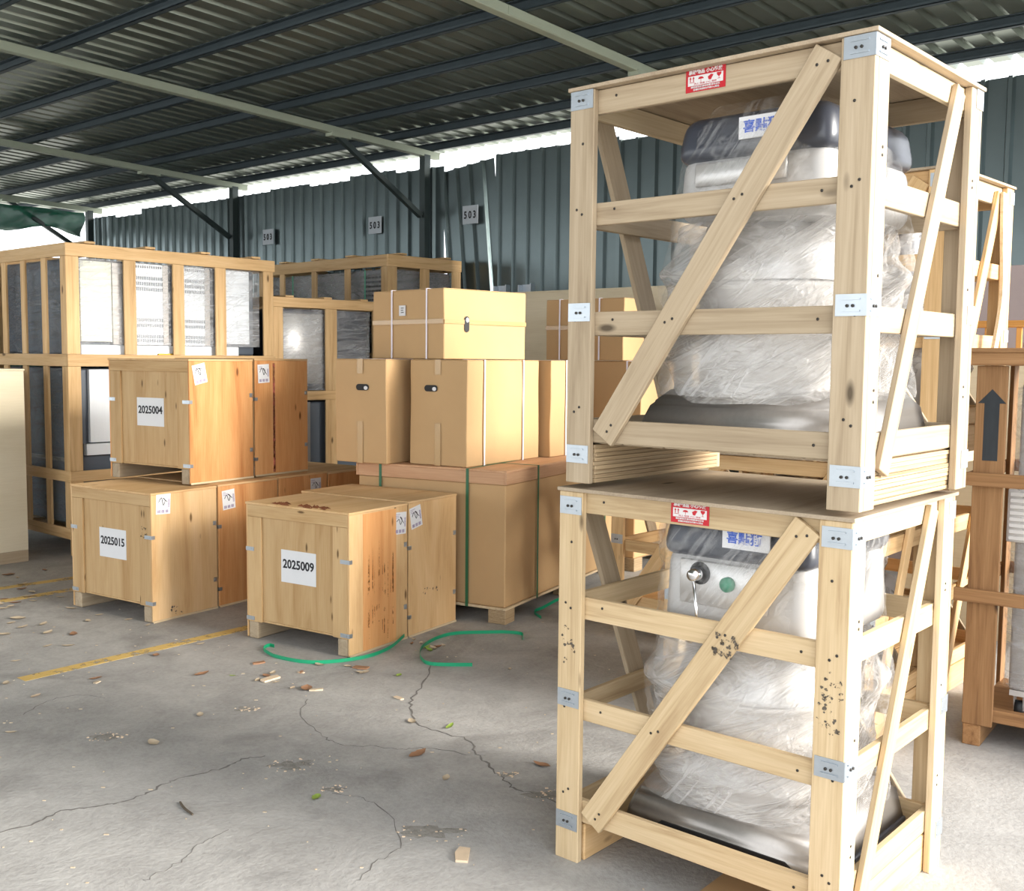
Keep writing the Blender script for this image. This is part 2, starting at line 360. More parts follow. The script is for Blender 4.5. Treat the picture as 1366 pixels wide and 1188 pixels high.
slab(wall, 'mauve_dado_board', 'mauve_board', (8.20, T0, .02), (8.24, 3.9, 2.3), 'y')
# end wall and sagging green tarp at the far left
wl_ = root('wall_left', yaw=YAW, kind='structure')
gme = corr(4, .19, 2.75, .03, .028, .012); gme.materials.append(M('wall_green'))
x = 0.
while x < 8.2:
    R = Matrix(((1, 0, 0), (0, 0, -1), (0, 1, 0))).to_4x4()
    link('wall_sheet', gme, None, wl_, Matrix.Translation((x, 15.75, .0 + .04 * math.sin(x * 3))) @ R); x += .76
vs = []; fs = []; nx, nz = 36, 6
for i in range(nx + 1):
    for j in range(nz + 1):
        xx = 1.5 + 6.6 * i / nx; z = 3.72 - (.30 + .06 * math.sin(i * .9)) * j / nz
        vs.append((xx, 15.5 + .05 * math.sin(i * 1.3 + j) + .02 * j, z))
for i in range(nx):
    for j in range(nz): a = i * (nz + 1) + j; fs.append((a, a + nz + 1, a + nz + 2, a + 1))
tarp = link('tarpaulin', mesh(vs, fs, 'tarp', True), 'tarp_green'); tarp.matrix_basis = Matrix.Rotation(YAW, 4, 'Z')
sm = tarp.modifiers.new('thick', 'SOLIDIFY'); sm.thickness = .004
tag(tarp, 'sagging green tarpaulin hung under the roof at the far left end', 'tarp')

# floor markings and wear (children of the floor, thin)
fl = lambda n, mat, pts, wd, z=.0012: ribbon(None, n, mat, [(p[0], p[1], z) for p in pts], wd, .002, lambda i: (0, 0, 0))
def ground_strip(name, mat, pts, wd, z=.001, jitter=0):
    vs = []; fs = []; pts = smooth_pts([(p[0], p[1], z) for p in pts], 5) if len(pts) > 2 else [Vector((p[0], p[1], z)) for p in pts]; n = len(pts)
    for i, p in enumerate(pts):
        t = (pts[min(i + 1, n - 1)] - pts[max(i - 1, 0)]).normalized(); s = Vector((-t.y, t.x, 0))
        j = Vector((random.uniform(-1, 1), random.uniform(-1, 1), 0)) * jitter; w_ = wd * (1 if not jitter else random.uniform(.35, 1.5)) / 2
        vs += [p + j - s * w_, p + j + s * w_, p + j + s * w_ - Vector((0, 0, .004)), p + j - s * w_ - Vector((0, 0, .004))]
    for i in range(n - 1):
        for q in range(4): fs.append((4 * i + q, 4 * i + 4 + q, 4 * i + 4 + (q + 1) % 4, 4 * i + (q + 1) % 4))
    o = link(name, mesh(vs, fs, name), mat); o.parent = floor; o.matrix_parent_inverse = floor.matrix_basis.inverted(); return o
def fill_line(a, b, n=14): return [(a[0] + (b[0] - a[0]) * i / n, a[1] + (b[1] - a[1]) * i / n) for i in range(n + 1)]
ground_strip('painted_line', 'line_paint', fill_line((-2.41, 5.13), (-1.0, 6.85)), .085)
ground_strip('painted_line', 'line_paint', fill_line((-4.2, 6.42), (-2.6, 8.1)), .085)
ground_strip('painted_line', 'line_paint', fill_line((-4.1, 5.83), (-2.6, 7.62)), .085)
CR = [[(-1.716, 3.443), (-1.644, 3.498), (-1.602, 3.565), (-1.556, 3.628), (-1.467, 3.665), (-1.39, 3.695), (-1.337, 3.758), (-1.292, 3.854), (-1.249, 3.915), (-1.159, 3.986), (-1.101, 4.042), (-1.064, 4.122), (-0.987, 4.146)],
      [(-0.41, 5.46), (-0.419, 5.17), (-0.457, 4.908), (-0.449, 4.729), (-0.406, 4.563), (-0.287, 4.436), (-0.177, 4.364), (-0.137, 4.222), (-0.092, 4.111), (-0.049, 4.005), (-0.008, 3.916), (0.031, 3.847), (0.108, 3.791), (0.181, 3.702), (0.177, 3.614)],
      [(-0.772, 4.348), (-0.673, 4.278), (-0.552, 4.272), (-0.445, 4.237), (-0.379, 4.262), (-0.275, 4.242), (-0.153, 4.185)],
      [(-1.111, 3.126), (-1.084, 3.18), (-1.032, 3.263), (-1.018, 3.35), (-0.985, 3.427), (-0.947, 3.491)],
      [(-0.457, 3.139), (-0.431, 3.233), (-0.394, 3.305), (-0.356, 3.394), (-0.424, 3.618), (-0.531, 3.758), (-0.644, 3.793)],
      [(-0.94, 4.863), (-0.939, 4.659), (-0.825, 4.447), (-0.75, 4.324)], [(-2.158, 4.624), (-2.141, 4.798), (-2.045, 4.892), (-1.898, 4.866)]]
for i, c in enumerate(CR):
    ground_strip('floor_crack', 'crack', c, .008 if i == 0 else (.007 if i == 1 else .003), jitter=.009)
for (x, y), r in zip([(-1.691, 4.348), (-0.852, 4.061), (-0.267, 3.489), (-1.197, 4.719), (-0.65, 3.831), (0.12, 3.80), (-0.008, 3.985)], [.085, .10, .12, .055, .05, .08, .04]):
    n = 26; vs = [(x, y, .0016)]
    for k in range(n):
        a = 2 * PI * k / n; rr = r * (.6 + .55 * noise.noise(Vector((x * 9 + math.cos(a) * 1.5, y * 9 + math.sin(a) * 1.5, 0))) + random.uniform(-.08, .08)); vs.append((x + rr * math.cos(a) * 1.25, y + rr * math.sin(a) * .8, .0006))
    o = link('spalled_patch', mesh(vs, [(0, k + 1, (k + 1) % n + 1) for k in range(n)], 'patch'), 'spall'); o.parent = floor; o.matrix_parent_inverse = floor.matrix_basis.inverted()
    b = MB()
    for k in range(22):
        a = random.uniform(0, 2 * PI); q = r * math.sqrt(random.random()) * .9; px, py = x + q * math.cos(a) * 1.2, y + q * math.sin(a) * .8; e = random.uniform(.002, .006)
        b.box((px, py, 0), (px + e * random.uniform(.5, 2.5), py + e, e * .6))
    o = b.build('grit', 'chip_pale', floor, kind='stuff'); o.matrix_parent_inverse = floor.matrix_basis.inverted()

# ------------------------------------------------------------ slatted pine crates
LREC = .006
def bracket(parent, x, y, z, both=True, sx=1, label=None):
    """galvanised clip folded round a post corner at (x, y); flap on the face x=const and, if both, one on y=const"""
    m = MB(); t = .0018; W_ = .082; H_ = .055
    def flap(f):
        m.box(f(0, -H_ / 2, 0), f(W_, H_ / 2, t))
        for zz in (-.015, .015): m.box(f(.018, zz - .002, t), f(.062, zz + .002, t + .0016))
    def seg(p, q): pass
    f1 = lambda a, b, c: (x - c, y + sx * a, z + b); f2 = lambda a, b, c: (x + a, y - c * sx, z + b)
    def bx(f, lo, hi):
        a = f(*lo); b = f(*hi); m.box(tuple(min(a[i], b[i]) for i in range(3)), tuple(max(a[i], b[i]) for i in range(3)))
    for f in ((f1, f2) if both else (f1,)):
        bx(f, (-t if f is f1 else 0, -H_ / 2, .0005), (W_, H_ / 2, t + .0005))
        for zz in (-.015, .015): bx(f, (.016, zz - .0022, t), (.064, zz + .0022, t + .0040))
    o = m.build('corner_bracket', 'galv', parent, label=label)
    for f in ((f1, f2) if both else (f1,)):
        for k in (.035, .050):
            a = Vector(f(k, -.002, t)); b = Vector(f(k, -.002, t + .004)); tube(o, 'nail', 'nail', a, b, .0042, 8)
    return o
def nails(board, mw, pts, nrm):
    for p in pts:
        p = Vector(p); tube(board, 'nail', 'nail', p - Vector(nrm) * .002, p + Vector(nrm) * .0012, .0038, 7)
def wchild(board, parent_root):  # lets nails be given in the crate's space
    return board
def addnails(cr, board, pts, nrm):
    inv = board.matrix_basis.inverted()
    for p in pts:
        p = Vector(p); n = Vector(nrm); q = p + n * .001
        R = n.to_track_quat('Z', 'Y').to_matrix().to_4x4(); mw = inv @ Matrix.Translation(q) @ R
        if 'nail' not in BOXC:
            o = lathe(board, 'nail', 'nail', [(0, 0), (.0042, 0), (.0042, .0008), (0, .0008)], (0, 0, 0), 7); BOXC['nail'] = o.data; o.matrix_basis = mw
        else: link('nail', BOXC['nail'], None, board, mw)
def slat_crate(C, yaw, z0, label, skid='block', sticker=True, wood_m='pine', W=.955, D=.775, H=1.2, detail=True, group=None, bent=False):
    r = root('slatted_crate', label, 'crate', (C[0], C[1], z0), math.radians(yaw), group)
    wm = wood_m; pt = .022; pw = .09
    # posts: two boards nailed into an L at every corner
    def rj(a=.004): return random.uniform(-a, a)
    for cx, cy in ((0, 0), (0, W), (D, 0), (D, W)):
        sx = 1 if cx == 0 else -1; sy = 1 if cy == 0 else -1
        xa, xb = sorted((cx, cx + sx * pt)); ya, yb = sorted((cy, cy + sy * pw))
        b = slab(r, 'post_board', wm, (xa, ya, .0), (xb, yb, H - .012), 'z', .002)
        if detail and cx == 0:
            addnails(r, b, [(0, cy + sy * (.03 + .02 * (k % 2)), z) for k, z in enumerate((.22, .235, .50, .82, .835, 1.03))], (-1, 0, 0))
        xa, xb = sorted((cx + sx * (pt + .001), cx + sx * pw)); ya, yb = sorted((cy, cy + sy * pt))
        b = slab(r, 'post_board', 'pine_pale' if wm == 'pine' else wm, (xa, ya, .0), (xb, yb, H - .012), 'z', .002)
        if detail and cy == 0: addnails(r, b, [(cx + sx * .06, 0, z) for z in (.28, .31, .60, .9, .92)], (0, -1, 0))
    lev = [(1.118, H - .014), (.786, .856), (.458, .526), (.128, .198)]
    for k, (a, b_) in enumerate(lev):
        for x in (pt + .001, D - pt - .021):                       # rails on the faces x = const
            o = slab(r, 'rail', wm, (x, pw * .25, a + rj()), (x + .02, W - pw * .25, b_ + rj()), 'y', .002)
            if detail and x < .1: addnails(r, o, [(x, .14, (a + b_) / 2), (x, .80, (a + b_) / 2 + .01)], (-1, 0, 0))
        for y in (pt + .001, W - pt - .021):
            slab(r, 'rail', wm if k else 'pine_pale', (pw * .25 + .022, y, a + rj()), (D - pw * .25 - .022, y + .02, b_ + rj()), 'x', .002)
    # diagonal braces lie over the rails, between the posts
    o = beam(r, 'diagonal_brace', wm, (pt - .010, .125, 1.165), (pt - .010, .822, .145), .085, .018, (-1, 0, 0), .002)
    if detail:
        addnails(r, o, [(pt - .019, .125, 1.14), (pt - .019, .155, 1.135), (pt - .019, .36, .83), (pt - .019, .385, .82), (pt - .019, .60, .49), (pt - .019, .575, .50), (pt - .019, .80, .165), (pt - .019, .785, .185)], (-1, 0, 0))
    beam(r, 'diagonal_brace', wm, (.155, pt - .010, .09), (D - .165, pt - .010, 1.165), .065, .018, (0, -1, 0), .002)
    beam(r, 'diagonal_brace', 'pine_grey', (.14, W - pt + .010, 1.14), (D - .19, W - pt + .010, .16), .085, .018, (0, 1, 0), .002)
    beam(r, 'diagonal_brace', 'pine_grey', (D - pt + .010, W - .14, 1.14), (D - pt + .010, .14, .16), .075, .018, (1, 0, 0), .002)
    # top sheet
    slab(r, 'top_sheet', 'ply_grey', (-.006, -.008, H - .011), (D + .006, W + .006, H), 'x', .001)
    # deck and skids
    nb = 6
    for k in range(nb):
        y0 = .03 + (W - .06) * k / nb; slab(r, 'deck_board', wm, (.05, y0 + .004, .122), (D - .05, y0 + (W - .06) / nb - .004, .138), 'x')
    for y in (.025, W - .095):
        if skid == 'block': slab(r, 'skid', 'pine_warm', (.03, y, .0), (D - .03, y + .07, .12), 'x', .004)
        else:
            q = 9; lab = slab(r, 'skid', 'ply_edge', (.03, y + .006, .001), (D - .03, y + .064, .12), 'x', .001)
            for k in range(q):
                j = random.uniform(-.006, .006); z = .002 + k * .0132
                s_ = slab(lab, 'ply_strip', 'ply_edge', (.026 + j, y + random.uniform(-.003, .003), z), (D - .026 + j, y + .07 + random.uniform(-.003, .003), z + .0118), 'x', .001)
                s_.matrix_basis = lab.matrix_basis.inverted() @ s_.matrix_basis
    # brackets
    for z in (1.145, .53, .13) if not z0 else (1.16, .525, .09):
        bracket(r, 0, 0, z); bracket(r, 0, W - .085, z, False)
        m = MB(); m.box((D - .055, -.0025, z - .028), (D + .002, -.0005, z + .028)).box((D - .05, -.004, z - .017), (D - .02, -.0025, z - .013)).box((D - .05, -.004, z + .013), (D - .02, -.0025, z + .017))
        m.build('corner_bracket', 'galv', r)
    if sticker:
        st = link('warning_sticker', mesh([(-.0635, -.031, 0), (.0635, -.031, 0), (.0635, .031, 0), (-.0635, .031, 0)], [(0, 1, 2, 3)], 'sticker'), 'red', r, onface((pt - .0006, .495, 1.160), FX)); 
        sm = st.modifiers.new('thick', 'SOLIDIFY'); sm.thickness = .0006; sm.offset = -1
        I3 = Matrix.Identity(3)
        text(st, 'sticker_text', '易碎物品 小心轻放', .0125, 'white_print', (0, .0215, .0008), I3, .0004, 1.05)
        slabp = MB().box((-.056, -.0138, .0002), (.056, .0125, .0010)).build('icon_field', 'white_print', st)
        ic = MB(); z = .0010; dz = (0, 0, .0006)
        for x in (-.048, -.038):                                         # this way up
            ic.poly([(x - .0012, -.003, z), (x + .0012, -.003, z), (x + .0012, .005, z), (x - .0012, .005, z)], dz).poly([(x - .0035, .005, z), (x + .0035, .005, z), (x, .011, z)], dz)
        ic.box((-.051, -.0055, z), (-.035, -.0042, z + .0006))
        ic.poly([(-.014 + .009 * math.cos(a), .002 + .006 * math.sin(a), z) for a in [PI * k / 8 for k in range(9)]], dz).box((-.0145, -.006, z), (-.0135, .003, z + .0006))
        ic.poly([(.008, .004, z), (.018, .010, z), (.026, .008, z), (.022, .002, z), (.018, -.005, z), (.011, -.004, z)], dz)
        ic.poly([(.036, .011, z), (.051, .011, z), (.050, .005, z), (.0445, .000, z), (.0425, .000, z), (.037, .005, z)], dz).box((.0428, -.005, z), (.0440, .001, z + .0006)).box((.039, -.006, z), (.048, -.005, z + .0006))
        ic.build('handling_icons', 'red', st)
        text(st, 'sticker_text', '向上 怕湿 小心 易碎', .0055, 'red', (0, -.0098, .0012), I3, 0, 1.5)
        text(st, 'sticker_text', '请轻拿轻放请勿倒置请勿挤压', .0058, 'white_print', (0, -.0185, .0008), I3, .0001, 1.25)
        text(st, 'sticker_text', '防潮防湿谢谢合作请小心搬运', .0058, 'white_print', (.003, -.0258, .0008), I3, .0001, 1.1)
    return r
crD = slat_crate((.875, 2.70), 49.2, 0, 'lower pine slatted crate in the right foreground standing on the floor, sole prints on it')
crE = slat_crate((.882, 2.676), 48.3, 1.217, 'upper pine slatted crate in the right foreground, standing on plywood-strip skids', skid='ply', wood_m='pine_grey')
# prints of shoe soles on the lower crate
def scuffs(parent, loc, face, w_, h_, n, name='scuff_mark'):
    m = MB(); R = face
    for k in range(n):
        x = random.uniform(-w_, w_); y = random.uniform(-h_, h_); e = random.uniform(.004, .010); s = 7; a0 = random.uniform(0, 6)
        pts = [R @ Vector((x + e * random.uniform(.5, 1.1) * math.cos(a0 + 2 * PI * q / s), y + e * random.uniform(.5, 1.1) * math.sin(a0 + 2 * PI * q / s), .0006)) + Vector(loc) for q in range(s)]
        m.poly(pts, R @ Vector((0, 0, .0004)))
    return m.build(name, 'scuff', parent, kind='stuff')
scuffs(crD, (0, .045, .70), FX, .036, .09, 34); scuffs(crD, (.0, .915, .70), FX, .03, .06, 18)
scuffs(crD, (.001, .36, .80), FX, .04, .035, 30)
# background stack of the same crates
crJ = slat_crate((1.44, 4.22), 50, 0, 'pine slatted crate on the floor directly behind the foreground stack, seen through its slats', sticker=False, detail=False, wood_m='pine_warm')
crN = slat_crate((1.98, 4.86), 48, 0, 'pine slatted crate on the floor at the back, half under the rear upper crate', sticker=False, detail=False, wood_m='pine_warm')
crM = slat_crate((1.31, 5.70), 48, 0, 'pine slatted crate far behind the foreground stack, beside the long carton', sticker=False, detail=False, wood_m='pine_warm')
crK = slat_crate((1.80, 4.47), 47, 1.2, 'rear upper pine slatted crate right of the foreground stack, with a bowed white brace', sticker=False, detail=False, wood_m='pine_warm', H=1.215)
bp_ = smooth_pts([(.62, -.006, 1.17), (.60, -.02, .95), (.55, -.045, .70), (.50, -.035, .45), (.47, -.01, .2)], 5)
ribbon(crK, 'bowed_brace', 'pine_pale', bp_, .05, .014, lambda i: (1, 0, 0), 'pale bent lath bowing off the side')

# ------------------------------------------------------------ wrapped machines
def rbox(parent, name, mat, lo, hi, r, seg=3, taper=0, label=None):
    bm = bmesh.new(); bmesh.ops.create_cube(bm, size=1); c = [(lo[i] + hi[i]) / 2 for i in range(3)]; d = [hi[i] - lo[i] for i in range(3)]
    for v in bm.verts:
        k = 1 - taper if v.co.z > 0 else 1
        v.co = Vector((c[0] + v.co.x * d[0] * k, c[1] + v.co.y * d[1] * k, c[2] + v.co.z * d[2]))
    bmesh.ops.bevel(bm, geom=bm.edges[:], offset=min(r, min(d) * .49), segments=seg, affect='EDGES', profile=.5)
    me = bpy.data.meshes.new(name); bm.to_mesh(me); bm.free()
    for p in me.polygons: p.use_smooth = True
    return link(name, me, mat, parent, None, label)
def shell(parent, name, mat, prof, cx, cy, amp, seed, seg=72, rings=60, n=3.2, cap=True):
    """wrinkled plastic skin: prof = [(z, rx, ry)], superelliptic sections"""
    z0, z1 = prof[0][0], prof[-1][0]; vs = []; fs = []
    def at(z):
        for (a, ra, rb), (b, rc, rd) in zip(prof, prof[1:]):
            if z <= b + 1e-9: k = (z - a) / (b - a); k = k * k * (3 - 2 * k); return ra + (rc - ra) * k, rb + (rd - rb) * k
        return prof[-1][1:]
    for j in range(rings + 1):
        z = z0 + (z1 - z0) * j / rings; rx, ry = at(z)
        for i in range(seg):
            a = 2 * PI * i / seg; c, s = math.cos(a), math.sin(a)
            x = math.copysign(abs(c) ** (2 / n), c); y = math.copysign(abs(s) ** (2 / n), s)
            p = Vector((x * rx, y * ry, z)); q = Vector((p.x * 5 + seed, p.y * 5, p.z * 11))
            d = noise.noise(q) * amp + (1 - 2 * abs(noise.noise(Vector((p.x * 9 + seed, p.y * 9 + p.z * 6, p.z * 24))))) * amp * .55
            u = Vector((x, y, 0)).normalized(); p += u * d; vs.append((cx + p.x, cy + p.y, p.z + noise.noise(q * 1.3) * amp * .6))
    for j in range(rings):
        for i in range(seg): k = (i + 1) % seg; fs.append((j * seg + i, j * seg + k, (j + 1) * seg + k, (j + 1) * seg + i))
    if cap: vs.append((cx, cy, z1 + .012)); t = len(vs) - 1; fs += [(rings * seg + i, rings * seg + (i + 1) % seg, t) for i in range(seg)]
    return link(name, mesh(vs, fs, name, True), mat, parent)
def machine(crate, z0, label, seed, full=True, dz=0, knobs=True):
    L = crate.location; r = root('wrapped_machine', label, 'machine', (L.x, L.y, L.z + z0), crate.rotation_euler.z)
    if full:
        # low stainless foot with a long finger slot along its front
        bm = bmesh.new(); pr = [(.072, .004), (.078, .055), (.105, .100), (.20, .138), (.60, .138), (.69, .10), (.70, .004)]
        va = [bm.verts.new((x, .09 + (0 if z < .02 else .012 * z / .05), z)) for x, z in [(x + .012, z * 1.12 + (.004 if z > .02 else 0)) for x, z in pr]]; vb = [bm.verts.new((x, .755 - (0 if z < .02 else .012 * z / .05), z)) for x, z in [(x + .012, z * 1.12 + (.004 if z > .02 else 0)) for x, z in pr]]
        bm.faces.new(va); bm.faces.new(vb[::-1])
        for q in range(7): bm.faces.new((va[q], vb[q], vb[(q + 1) % 7], va[(q + 1) % 7]))
        bmesh.ops.recalc_face_normals(bm, faces=bm.faces[:]); bmesh.ops.bevel(bm, geom=bm.edges[:], offset=.014, segments=3, affect='EDGES')
        me = bpy.data.meshes.new('foot'); bm.to_mesh(me); bm.free()
        for p in me.polygons: p.use_smooth = True
        link('foot_housing', me, 'steel', r)
        rbox(r, 'foot_rim', 'cap_dark', (.070, .085, .0), (.705, .76, .020), .008, 2)
        MB().poly([(.0815, .64, .022), (.0835, .61, .052), (.0835, .20, .052), (.0815, .15, .022)], (.008, 0, 0)).build('foot_slot', 'dark', r)
        rbox(r, 'column', 'body_grey', (.45, .26, .10), (.68, .60, .78), .05)
        lathe(r, 'bowl', 'bowl_white', [(0, .13), (.16, .13), (.20, .20), (.225, .32), (.23, .44), (.245, .45), (.245, .465), (.22, .465)], (.33, .42, 0), 36)
        lathe(r, 'bowl_guard', 'steel_light', [(.25, .47), (.25, .49), (.22, .56), (.18, .62), (.13, .64)], (.33, .42, 0), 36)
        tube(r, 'mixing_shaft', 'chrome', (.33, .42, .40), (.33, .42, .72), .028)
        d = dz
        rbox(r, 'head', 'body_grey', (.10, .16, .64), (.69, .64, .90 + d), .05, 4, .03)
        rbox(r, 'head_cover', 'cap_dark', (.092, .15, .875 + d), (.695, .65, 1.01 + d), .045, 4, .08)
        MB().box((.088, .275, .922 + d), (.094, .425, .982 + d)).build('name_plate', 'paper', r)
        text(r, 'plate_text', '喜點獅', .036, 'blue_ink', (.0872, .355, .952 + d), FX, .0008, 1.05)
        if knobs:
            k = tube(r, 'speed_knob', 'chrome', (.105, .50, .835), (.045, .50, .835), .024, 20, r2=.016); tube(k, 'knob_base', 'dark', (0, 0, -.002), (0, 0, .012), .034, 20)
            tube(r, 'start_button', 'button_green', (.105, .405, .815), (.080, .405, .815), .022, 16)
            tube(r, 'lever', 'chrome', (.06, .50, .815), (.045, .47, .66), .005, 8)
        rbox(r, 'control_panel', 'steel_light', (.095, .28, .74), (.106, .57, .872 + d), .004, 1)
        shell(r, 'plastic_wrap', 'film_milky', [(.12, .27, .26), (.16, .285, .285), (.24, .31, .31), (.36, .295, .295), (.44, .305, .305), (.50, .325, .335), (.55, .295, .30), (.64, .28, .285)], .385, .425, .014, seed, cap=False, seg=96, rings=80)
        shell(r, 'plastic_hood', 'film_clear', [(.14, .33, .34), (.30, .32, .32), (.48, .34, .345), (.60, .31, .315), (.80, .31, .275 if dz else .30), (.95 + dz, .305, .245 if dz else .31), (1.035 + dz, .25 if dz else .29, .19 if dz else .30)], .385, .415, .010, seed + 5)
    else:
        rbox(r, 'body', 'body_grey', (.10, .12, .0), (.68, .80, .5), .05); rbox(r, 'head', 'cap_dark', (.14, .2, .5), (.66, .74, .92), .08)
        shell(r, 'plastic_wrap', 'film_milky', [(.01, .32, .37), (.3, .34, .38), (.6, .31, .33), (.9, .26, .28)], .385, .475, .03, seed)
    return r
machine(crD, .139, 'kitchen machine under clear plastic in the lower foreground crate, green button and chrome knob showing', 1.)
machine(crE, .139, 'kitchen machine wrapped in plastic film inside the upper foreground crate, dark cover at its top', 9., True, -.065, False)
machine(crJ, .139, 'plastic-wrapped machine in the floor crate directly behind the foreground stack', 17., False)
machine(crK, .139, 'plastic-wrapped machine in the rear upper crate, crumpled shiny film', 23., False)

# ------------------------------------------------------------ closed plywood crates
def clip(parent, p, on='x', flip=1):
    x, y, z = p; m = MB()
    if on == 'x':
        a, b = sorted((y, y + flip * .062)); m.box((x - .003, a, z - .011), (x, b, z + .011)).box((x - .005, a + .015, z - .005), (x - .003, b - .01, z + .005))
        if flip > 0: m.box((x - .003, y - .003, z - .011), (x + .022, y, z + .011))
    else:
        m.box((x - .012, y - .003, z - .013), (x + .012, y, z + .013)).box((x - .005, y - .006, z - .006), (x + .005, y - .003, z + .006))
    return m.build('steel_clip', 'galv', parent)
def ship_label(parent, x, z, rot=0, face=FY, y=-.001, k=1.):
    o = link('shipping_label', mesh([(-.052, -.062, 0), (.052, -.062, 0), (.052, .062, 0), (-.052, .062, 0)], [(0, 1, 2, 3)], 'label'), 'paper', parent, onface((x, y, z), face, rot))
    m = MB()
    for i in range(11):
        if i % 4 != 3: m.box((-.04 + i * .0072, -.054, 0), (-.04 + i * .0072 + .0045, -.036, .0012))
    for i in range(9): m.box((.034, -.02 + i * .0058, 0), (.047, -.02 + i * .0058 + .0035, .0012))
    m.build('barcode', 'ink_violet', o)
    pts = smooth_pts([(-.035, .01, .0014), (-.015, .03 + random.uniform(-.01, .01), .0014), (.0, -.008, .0014), (.012, .022, .0014), (-.005, .035, .0014), (.028, random.uniform(-.01, .03), .0014)], 5)
    ribbon(o, 'pen_scribble', 'ink', pts, .0036, .0008, lambda i: (0, 0, 1) if 0 else (.3, 1, 0))
    t = MB()
    for q in range(3): t.box((-.044, .048 - q * .009, 0), (-.044 + random.uniform(.02, .05), .0505 - q * .009, .0010))
    t.build('printed_lines', 'ink_violet', o); return o
def ply_crate(C, yaw, z0, label, wl, wr, H, number=None, side='ply_light', front='ply', lab=None, group=None, shift=0, clips=True, stain=False):
    a = math.radians(yaw); u = Vector((math.cos(a), math.sin(a), 0)); v = Vector((-math.sin(a), math.cos(a), 0))
    q0, q1 = wr
    P = Vector((C[0], C[1], 0)) + u * q0 + v * shift; W = wl; D = q1 - q0
    r = root('plywood_crate', label, 'crate', (P.x, P.y, z0), a, group)
    t = .012
    # left face (x=0): recessed panel between a head board and two stiles
    slab(r, 'front_panel', front, (.014, .01, .11), (.024, W - .01, H - t), 'z')
    slab(r, 'head_board', front, (.0, .0, H - .08), (.013, W, H - t - .001), 'y')
    slab(r, 'stile', front, (.0, .0, .098), (.013, .105, H - .081), 'z'); slab(r, 'stile', front, (.0, W - .105, .098), (.013, W, H - .081), 'z')
    nseam = (.30, .52) if number else (.4,)
    slab(r, 'side_panel', side, (.001, -t, .006), (D - .001, -.0005, H - t - .0005), 'z', .002)
    slab(r, 'side_panel', side, (.001, W + .0005, .006), (D - .001, W + t, H - t - .0005), 'z', .002)
    slab(r, 'back_panel', front, (D - .013, .001, .1), (D - .001, W - .001, H - t - .001), 'z')
    slab(r, 'lid_panel', 'ply_light', (-.004, -t - .003, H - t), (D, W + t + .003, H), 'x', .0015)
    slab(r, 'base_board', front, (.014, .002, .098), (D - .014, W - .002, .1095), 'x')
    for y in (.003, W - .073): slab(r, 'skid', 'pine_grey', (.002, y, .001), (D - .004, y + .07, .097), 'x', .004)
    if clips:
        for z in (H * .66, H * .15): clip(r, (0, -t, z), 'x', 1); clip(r, (0, W + t, z), 'x', -1)
        for z in (H * .70, H * .24): clip(r, (D - .02, -t, z), 'y')
    slab(r, 'bottom_edge_strip', 'pine_pale', (.002, -t - .006, .0), (D - .002, -t, .012), 'x', .001)
    if number:
        p = MB().box((-.0012, W / 2 - .135, H * .565 - .09), (-.0002, W / 2 + .125, H * .565 + .092)).build('number_sheet', 'paper', r)
        p.matrix_basis = Matrix.Translation((.0142, 0, 0)) if 1 else p.matrix_basis
        text(r, 'crate_number', number, .068, 'ink', (.0122, W / 2 - .005, H * .565 + .012), FX, .0018, .98)
    if lab is not None:
        for (x, z, rot) in lab: ship_label(r, x, z, rot, FY, -t - .001)
    return r
A = (-.865, 5.562); B = (-2.145, 6.255); Cc = (-2.021, 6.626)
a1 = ply_crate(A, 57.4, 0, 'plywood crate numbered 2025009 on the floor in the middle, splintered top edge', .745, (0, .495), .779, '2025009', lab=[(.43, .672, -.05)])
a2 = ply_crate(A, 57.4, 0, 'unnumbered plywood crate standing against the back of crate 2025009', .80, (.507, .97), .785, None, lab=[(.065, .69, .18)])
b1 = ply_crate(B, 56.6, 0, 'plywood crate numbered 2025015 on the floor at left, under crate 2025004', .76, (0, .497), .782, '2025015', lab=[(.088, .712, -.05)])
b2 = ply_crate(B, 56.6, 0, 'reddish plywood crate on the floor directly behind crate 2025015, white label on its side', .76, (.51, 1.02), .786, None, side='ply_orange', lab=[(.085, .685, .08)])
b3 = ply_crate(B, 56.6, 0, 'plywood crate third in the row behind crate 2025015, partly hidden by crate 2025009', .76, (1.035, 1.50), .79, None, side='ply_orange', lab=[(.35, .69, 0)])
b4 = ply_crate(B, 56.6, 0, 'dark plywood crate last in the floor row, left of the big carton', .76, (1.515, 2.0), .78, None, side='ply_orange')
c1 = ply_crate(Cc, 57.6, .789, 'plywood crate numbered 2025004 stacked on crate 2025015', .755, (0, .535), .787, '2025004', side='ply_orange', lab=[(.085, .695, .20)])
c2 = ply_crate(Cc, 57.6, .792, 'orange plywood crate stacked behind crate 2025004, red streak down its side', .755, (.552, 1.055), .789, None, side='ply_orange', lab=[(.08, .69, .05)])
